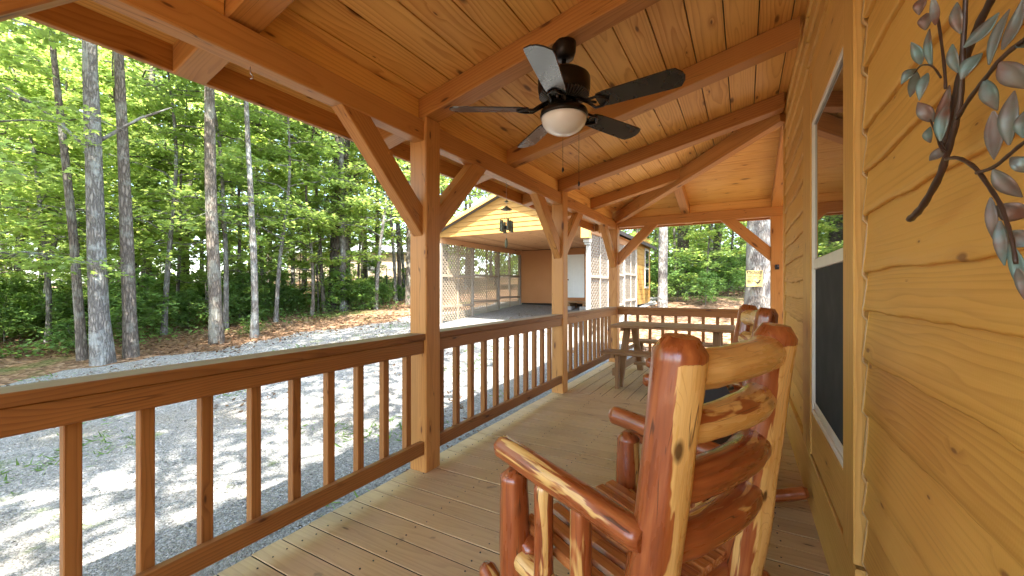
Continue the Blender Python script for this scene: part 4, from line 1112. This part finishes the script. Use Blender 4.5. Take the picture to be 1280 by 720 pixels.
# sign on the thick trunk
bx, by = big.location.x, big.location.y
dirv = Vector((-bx, -by, 0)).normalized()
sx_, sy_ = at(943, 10.02)
sg = empty('warning_sign', (sx_, sy_, 1.25 + 13 * 10.02 / 513), math.atan2(sy_, sx_) - math.pi / 2)
tag(sg, 'yellow caution sign with black rooster nailed to the thick pale trunk', 'sign')
t = NT('sign_yellow'); M['sign'] = t.fin(t.bsdf((.44, .34, .12), .4, .4)); M['ink'] = plain('sign_ink', (.02, .017, .012), .6)
W_, H_ = .35, .39
mb = MB(); mb.box((0, 0, 0), (W_, .012, H_), ch=.004); mb.build('plate', M['sign'], sg)
mb = MB(); mb.box((0, -.008, .148), (.315, .003, .066), ch=0)
for (z, segs_) in ((.085, ((-.15, -.01), (.01, .09), (.105, .15))), (.048, ((-.15, -.05), (-.03, .07), (.09, .15))), (.010, ((-.13, -.06), (-.04, .03), (.05, .13))), (-.04, ((-.15, -.09), (-.075, -.02))), (-.075, ((-.15, -.07), (-.055, -.02))), (-.11, ((-.14, -.05),))):
    for (a, b) in segs_: mb.box(((a + b) / 2, -.0075, z), (b - a, .002, .016), ch=0)
rooster = [(.0, -.06), (.015, -.045), (.02, -.065), (.035, -.085), (.06, -.088), (.085, -.075), (.095, -.05), (.115, -.035), (.135, -.03), (.125, -.05), (.13, -.06), (.115, -.075), (.112, -.1), (.095, -.122), (.075, -.13), (.078, -.155), (.066, -.155), (.062, -.132), (.04, -.125), (.022, -.105), (.012, -.085), (.0, -.078), (-.006, -.066)]
V = [(a, -.0075, b) for a, b in rooster] + [(a, -.005, b) for a, b in rooster]; n = len(rooster)
mb.add(V, [tuple(range(n)), tuple(range(2 * n - 1, n - 1, -1))] + [(i, (i + 1) % n, n + (i + 1) % n, n + i) for i in range(n)])
tri = [(-.145, .122), (-.095, .122), (-.12, .170)]
mb.build('print', M['ink'], sg)
mb = MB(); mb.add([(a, -.0105, b) for a, b in tri], [(0, 1, 2)]); mb.build('warning_triangle', M['sign'], sg)
fc = bpy.data.curves.new('caution_text', 'FONT'); fc.body = 'CAUTION'; fc.size = .062; fc.align_x = 'CENTER'; fc.align_y = 'CENTER'; fc.extrude = .0008
fo = bpy.data.objects.new('caution_text', fc); COL.objects.link(fo)
dg = bpy.context.evaluated_depsgraph_get(); me = bpy.data.meshes.new_from_object(fo.evaluated_get(dg)); bpy.data.objects.remove(fo)
me.materials.clear(); me.materials.append(M['sign'])
to = bpy.data.objects.new('heading_text', me); COL.objects.link(to); to.parent = sg; to.rotation_euler = (R(90), 0, 0); to.location = (.032, -.0105, .148); to.scale = (.82, 1, 1)

# -- repeated trees
talls = [tree_proto('hardwood_tree', 'bark', 'leaf', seed=41, r0=.15, **tall_kw), tree_proto('hardwood_tree', 'bark_dark', 'leaf', seed=42, r0=.13, lean=(.6, .3), amp=.25, **tall_kw), tree_proto('hardwood_tree', 'bark_pale', 'leaf', seed=43, r0=.12, lean=(-.5, .4), amp=.2, **tall_kw)]
shade = tree_proto('hardwood_tree', 'bark', 'leaf', seed=44, r0=.2, h=16, limbs=30, z_lo=6.2, reach=6.3, leafn=30, leafsize=.19, shape=DIAMOND, sprays=8, layer=.25, spray_r=.8, tilt=.6, rise=.4)  # wide crowned tree, added out of view to dapple the drive
map_kw = dict(limbs=24, sprays=5, leafn=34, leafsize=.115, shape=MAPLE, layer=.05, spray_r=.42, tilt=.38, rise=.18, sides=8)
maples = [tree_proto('maple_sapling', 'bark', 'maple', h=7.0, r0=.055, seed=51, z_lo=1.2, reach=2.4, amp=.3, **map_kw), tree_proto('maple_sapling', 'bark_pale', 'maple', h=8.5, r0=.065, seed=52, z_lo=2.2, reach=2.7, lean=(.6, -.3), amp=.3, **map_kw), tree_proto('maple_sapling', 'bark_dark', 'maple', h=5.5, r0=.04, seed=53, z_lo=.8, reach=2.0, lean=(-.4, .5), amp=.25, **map_kw)]
shrubs = [tree_proto('woodland_shrub', 'bark', 'under', h=1.3, r0=.016, seed=61, limbs=16, z_lo=.08, reach=.85, leafn=26, leafsize=.10, shape=OVAL, sprays=4, layer=.05, spray_r=.22, tilt=.5, rise=.6, sides=5, amp=.1),
          tree_proto('woodland_shrub', 'bark', 'under', h=.8, r0=.012, seed=62, limbs=14, z_lo=.04, reach=.7, leafn=24, leafsize=.085, shape=OVAL, sprays=4, layer=.04, spray_r=.2, tilt=.5, rise=.5, sides=5, amp=.1)]
rnd = random.Random(5)
def free(x, y, m=.6):
    if x > gravel_edge(y) - m and x < 1 and y < 18: return False
    if -8.4 < x < -2.2 and 8 < y < 17.4: return False
    if x > -3.0 and y < 8.6: return False
    if math.hypot(x + 31.5, y - 29.5) < 8.5: return False
    return True
kinds = ['grey barked forest tree among the many trunks in the woods', 'dark barked leaning forest tree among the many trunks in the woods', 'pale barked forest tree among the many trunks in the woods']
cnt = 0; tries = 0; spots = []
for (x, y, s_, k) in ((-3.6, -2.0, 1.0, 3), (-6.9, -3.4, .95, 3), (-3.9, -8.2, 1.2, 1), (-9.0, -6.0, .9, 2), (-12.6, -1.2, .75, 1), (3.9, 8.3, 1.4, 0), (6.8, 10.2, 1.4, 2), (-3.3, -6.4, 1.05, 3), (-6.4, -7.0, 1.1, 0)):  # unseen trees added to shade the drive and the signed trunk
    spots.append((x, y)); place((talls + [shade])[k], x, y, s_, (kinds + [kinds[0]])[k], 'tree', 'forest trees in the deep woods')
while cnt < 80 and tries < 4000:
    tries += 1
    u = rnd.random()
    if u < .58: px = rnd.uniform(-170, 545); d = 11 + 21 * rnd.random() ** .8
    elif u < .68: px = rnd.uniform(540, 640); d = 21 + 13 * rnd.random()
    else: px = rnd.uniform(760, 1130); d = 14 + 22 * rnd.random() ** .8
    x, y = at(px, d)
    if not free(x, y, 1.5) or any(math.hypot(x - a, y - b) < 1.5 for a, b in spots): continue
    spots.append((x, y)); k = rnd.randrange(3)
    place(talls[k], x, y, rnd.uniform(.6, 1.15), kinds[k], 'tree', 'forest trees in the deep woods'); cnt += 1
MK_NEAR = 1
mk = ['young maple with layered bright leaves in the understory', 'taller slim maple with bright spreading leaves in the understory', 'low bushy maple with bright leaves in the understory']
for i in range(26):                               # the same woods carry on just left of the frame
    x, y = rnd.uniform(-30, -13), rnd.uniform(-13, .5)
    if any(math.hypot(x - a, y - b) < 1.6 for a, b in spots): continue
    spots.append((x, y)); k = i % 3; place(talls[k] if i % 2 else maples[k], x, y, rnd.uniform(.8, 1.15), kinds[k] if i % 2 else 'young maple with bright leaves in the understory left of the drive', 'tree' if i % 2 else 'maple', 'forest trees in the deep woods' if i % 2 else 'young maples in the understory')
cnt = 0; tries = 0; ms = []
for (px, d, k, s_) in ((-75, 6.6, 1, .92), (-10, 9.2, 0, 1.0), (60, 10.5, 1, 1.0), (205, 11.0, 1, 1.05), (225, 12.5, 0, 1.0), (345, 12.5, 1, 1.0), (390, 14.0, 0, 1.1), (470, 15.0, 1, 1.1), (300, 13.5, 0, 1.1), (150, 11.5, 0, 1.1), (20, 13, 1, 1.3), (100, 14, 1, 1.25), (180, 15, 0, 1.2), (260, 15.5, 1, 1.25), (330, 16.5, 1, 1.2), (365, 18, 1, 1.3), (450, 19, 0, 1.2), (495, 18, 1, 1.2), (505, 22, 1, 1.3), (-60, 11, 1, 1.3), (425, 21, 1, 1.3), (230, 19, 1, 1.3), (140, 18, 1, 1.3), (60, 17, 0, 1.3), (795, 17, 0, 1.1), (845, 20, 1, 1.1), (880, 16, 2, 1.0), (915, 18, 0, 1.0), (870, 24, 1, 1.2), (900, 27, 0, 1.2), (820, 24, 1, 1.2)):
    x, y = at(px, d); ms.append((x, y)); place(maples[k], x, y, s_, mk[k], 'maple', 'young maples in the understory')
while cnt < 60 and tries < 5000:
    tries += 1
    u = rnd.random()
    if u < .62: px = rnd.uniform(-160, 540); d = 9.5 + 22 * rnd.random() ** 1.2
    elif u < .70: px = rnd.uniform(540, 640); d = 20 + 18 * rnd.random()
    else: px = rnd.uniform(765, 1100); d = 14 + 24 * rnd.random()
    x, y = at(px, d)
    if not free(x, y, 1.6) or any(math.hypot(x - a, y - b) < 1.1 for a, b in ms): continue
    ms.append((x, y)); k = rnd.randrange(3)
    place(maples[k], x, y, rnd.uniform(.7, 1.2), mk[k], 'maple', 'young maples in the understory'); cnt += 1
sk = ['waist high green shrub on the forest floor', 'low green shrub on the forest floor']
cnt = 0; tries = 0
for (px, d, k, s_) in ((5, 10.2, 0, .9), (25, 10.8, 1, 1.3), (45, 11.2, 0, .8), (62, 10.6, 1, 1.2), (82, 11.4, 0, .8), (98, 11.8, 1, 1.1), (15, 12.2, 0, 1.1), (52, 12.6, 0, 1.0), (138, 12, 1, 1.0), (182, 12.4, 1, 1.1), (205, 12.8, 0, .8), (228, 13.2, 1, 1.1), (316, 10.6, 1, .55), (346, 14.2, 0, 1.05), (352, 14.6, 1, 1.2), (372, 15.5, 1, 1.0), (436, 15.2, 0, .9), (452, 16.0, 0, .8), (478, 17, 1, 1.0), (398, 16.2, 1, .9), (-15, 10.4, 0, 1.0), (790, 16, 0, 1.2), (806, 19, 0, 1.3), (846, 15, 0, 1.1), (868, 17, 0, 1.3), (882, 14, 1, 1.2), (895, 20, 0, 1.4), (910, 16, 0, 1.2), (924, 18, 0, 1.3), (838, 21, 0, 1.4), (872, 23, 0, 1.5), (934, 22, 0, 1.4)):
    x, y = at(px, d); place(shrubs[k], x, y, s_, sk[k], 'shrub', 'shrubs on the forest floor')
while cnt < 150 and tries < 6000:
    tries += 1
    u = rnd.random()
    if u < .66: px = rnd.uniform(-120, 530); d = 9 + 20 * rnd.random() ** 1.2
    else: px = rnd.uniform(770, 1050); d = 12 + 20 * rnd.random()
    x, y = at(px, d)
    if not free(x, y, 3.0): continue
    if mnoise.noise(Vector((x * .3, y * .3, 4))) < -.12: continue
    k = rnd.randrange(2)
    place(shrubs[k], x, y, rnd.uniform(.6, 1.25), sk[k], 'shrub', 'shrubs on the forest floor'); cnt += 1

# -- ground cover, leaf litter, loose stones (nobody could count them)
def field(n, sect, fn, keep, rng):
    out = []
    while len(out) < n:
        s_ = sect[rng.integers(len(sect))]; px = rng.uniform(s_[0], s_[1]); d = s_[2] + (s_[3] - s_[2]) * rng.uniform() ** s_[4]
        x, y = at(px, d)
        if keep(x, y, rng): out.append((x, y, gzf(x, y) + fn(rng)))
    return np.array(out)
rg = np.random.default_rng(3)
WOODS = [(-150, 540, 8.5, 34, 1.3), (-150, 540, 8.5, 34, 1.3), (765, 1000, 9, 30, 1.2)]
def kp(x, y, r): return free(x, y, 2.0 + 1.3 * r.uniform()) and mnoise.noise(Vector((x * .35, y * .35, 9))) + .25 * r.normal() > .05
tag(scatter('ground_cover', field(26000, WOODS, lambda r: abs(r.normal(0, .13)) + .02, kp, rg), .10, M['under'], OVAL, .55, rng=rg), 'low leafy green ground cover spreading under the trees', 'ground cover', kind='stuff')
tag(scatter('leaf_litter', field(34000, WOODS, lambda r: .02 + .1 * r.uniform() ** 2, lambda x, y, r: free(x, y, -.5 + .3 * r.normal()), rg), .085, M['litter'], OVAL, .35, rng=rg), 'dry brown fallen leaves covering the woodland floor', 'leaf litter', kind='stuff')
def gk(x, y, r): return gravel_edge(y) < x < -2.1 and y < 9.5
G_ = field(12000, [(-250, 700, 2.5, 11, .9)], lambda r: .028, gk, rg)
st = scatter('loose_stones', G_, .020, M['stone'], [(-.5, 0), (-.2, .42), (.3, .4), (.55, 0), (.25, -.4), (-.3, -.42)], .45, .5, rng=rg, droop=.35)
tag(st, 'loose grey crushed stones lying over the gravel drive', 'gravel', kind='stuff')
def gk2(x, y, r): return gravel_edge(y) < x < -2.1 and y < 14 and mnoise.noise(Vector((x * .5, y * .5, 2))) + (.35 if x < gravel_edge(y) + 1.0 else 0) > .22
tag(scatter('drive_leaves', field(1500, [(-250, 700, 2.5, 14, .9)], lambda r: .035, gk2, rg), .055, M['litter'], OVAL, .3, rng=rg), 'scattered dry leaves on the gravel drive', 'leaf litter', kind='stuff')
blade_s = [(-.06, 0), (.06, 0), (.0, 1)]
def gk3(x, y, r): return gravel_edge(y) < x < -2.15 and y < 12 and mnoise.noise(Vector((x * .8, y * .8, 7))) + .12 * r.normal() > .36
Pg = field(3500, [(-250, 700, 2.6, 12, .9)], lambda r: .02, gk3, rg)
tag(scatter('grass_tufts', Pg, .09, M['under'], [(-.10, 0), (.10, 0), (.02, .6), (0, 1)], 1.6, rng=rg), 'thin green grass tufts growing through the gravel', 'grass', kind='stuff')
# far wood: one mass beyond the trees one can tell apart
def far_pts(n, rng):
    out = []
    while len(out) < n:
        an = rng.uniform(-1.35, .95) ; rr_ = rng.uniform(42, 64); x, y = -SP * math.cos(an) * rr_ + CP * math.sin(an) * rr_, CP * math.cos(an) * rr_ + SP * math.sin(an) * rr_; z = 30 * rng.uniform() ** 1.6
        if mnoise.noise(Vector((x * .12, y * .12, z * .18))) > -.12 + max(0, z - 9) * .02 + max(0, 7 - z) * .045 - .1 * rng.uniform(): 
            out.append((x, y, gzf(x, y) + z))
    return np.array(out)
tag(scatter('far_woods', far_pts(36000, rg), .8, M['leaf'], OVAL, .9, rng=rg), 'mass of green foliage far back in the woods', 'woods', kind='stuff')

# ================================================================== LIGHT, SKY, CAMERA
EL = 58; AZ = (.45, -.80)                            # horizontal direction towards the sun
az = Vector((AZ[0], AZ[1], 0)).normalized()
sd = Vector((az.x * math.cos(R(EL)), az.y * math.cos(R(EL)), math.sin(R(EL))))
sun = bpy.data.lights.new('sun', 'SUN'); sun.energy = 3.0; sun.angle = R(.5); sun.color = (1.0, .95, .86)
so = bpy.data.objects.new('sun', sun); COL.objects.link(so); so.location = (0, 0, 30); so.rotation_euler = sd.to_track_quat('Z', 'Y').to_euler()
w = bpy.data.worlds.new('World'); scene.world = w; w.use_nodes = True
nt = w.node_tree; nt.nodes.clear()
sky = nt.nodes.new('ShaderNodeTexSky'); sky.sky_type = 'NISHITA'; sky.sun_disc = False; sky.sun_elevation = R(EL); sky.sun_rotation = math.atan2(az.x, az.y)
sky.air_density = 1.0; sky.dust_density = 2.0; sky.ozone_density = 1.0
bg = nt.nodes.new('ShaderNodeBackground'); bg.inputs[1].default_value = .15
wo = nt.nodes.new('ShaderNodeOutputWorld'); nt.links.new(sky.outputs[0], bg.inputs[0]); nt.links.new(bg.outputs[0], wo.inputs[0])

cam = bpy.data.cameras.new('camera'); cam.sensor_width = 36; cam.lens = CAM_F / 1280 * 36; cam.shift_y = 1 / 1280; cam.clip_start = .02; cam.clip_end = 600
co = bpy.data.objects.new('camera', cam); COL.objects.link(co); co.location = (0, 0, CAM_H); co.rotation_euler = (R(90), 0, PSI)
scene.camera = co
scene.render.engine = 'CYCLES'
cy = scene.cycles
cy.use_denoising = True
try: cy.denoiser = 'OPENIMAGEDENOISE'
except Exception: pass
cy.max_bounces = 9; cy.diffuse_bounces = 7; cy.glossy_bounces = 3; cy.transmission_bounces = 5; cy.transparent_max_bounces = 4
cy.sample_clamp_indirect = 8.0
vs = scene.view_settings; vs.view_transform = 'Standard'; vs.look = 'None'; vs.exposure = 3.3; vs.gamma = 1.0; vs.use_curve_mapping = False
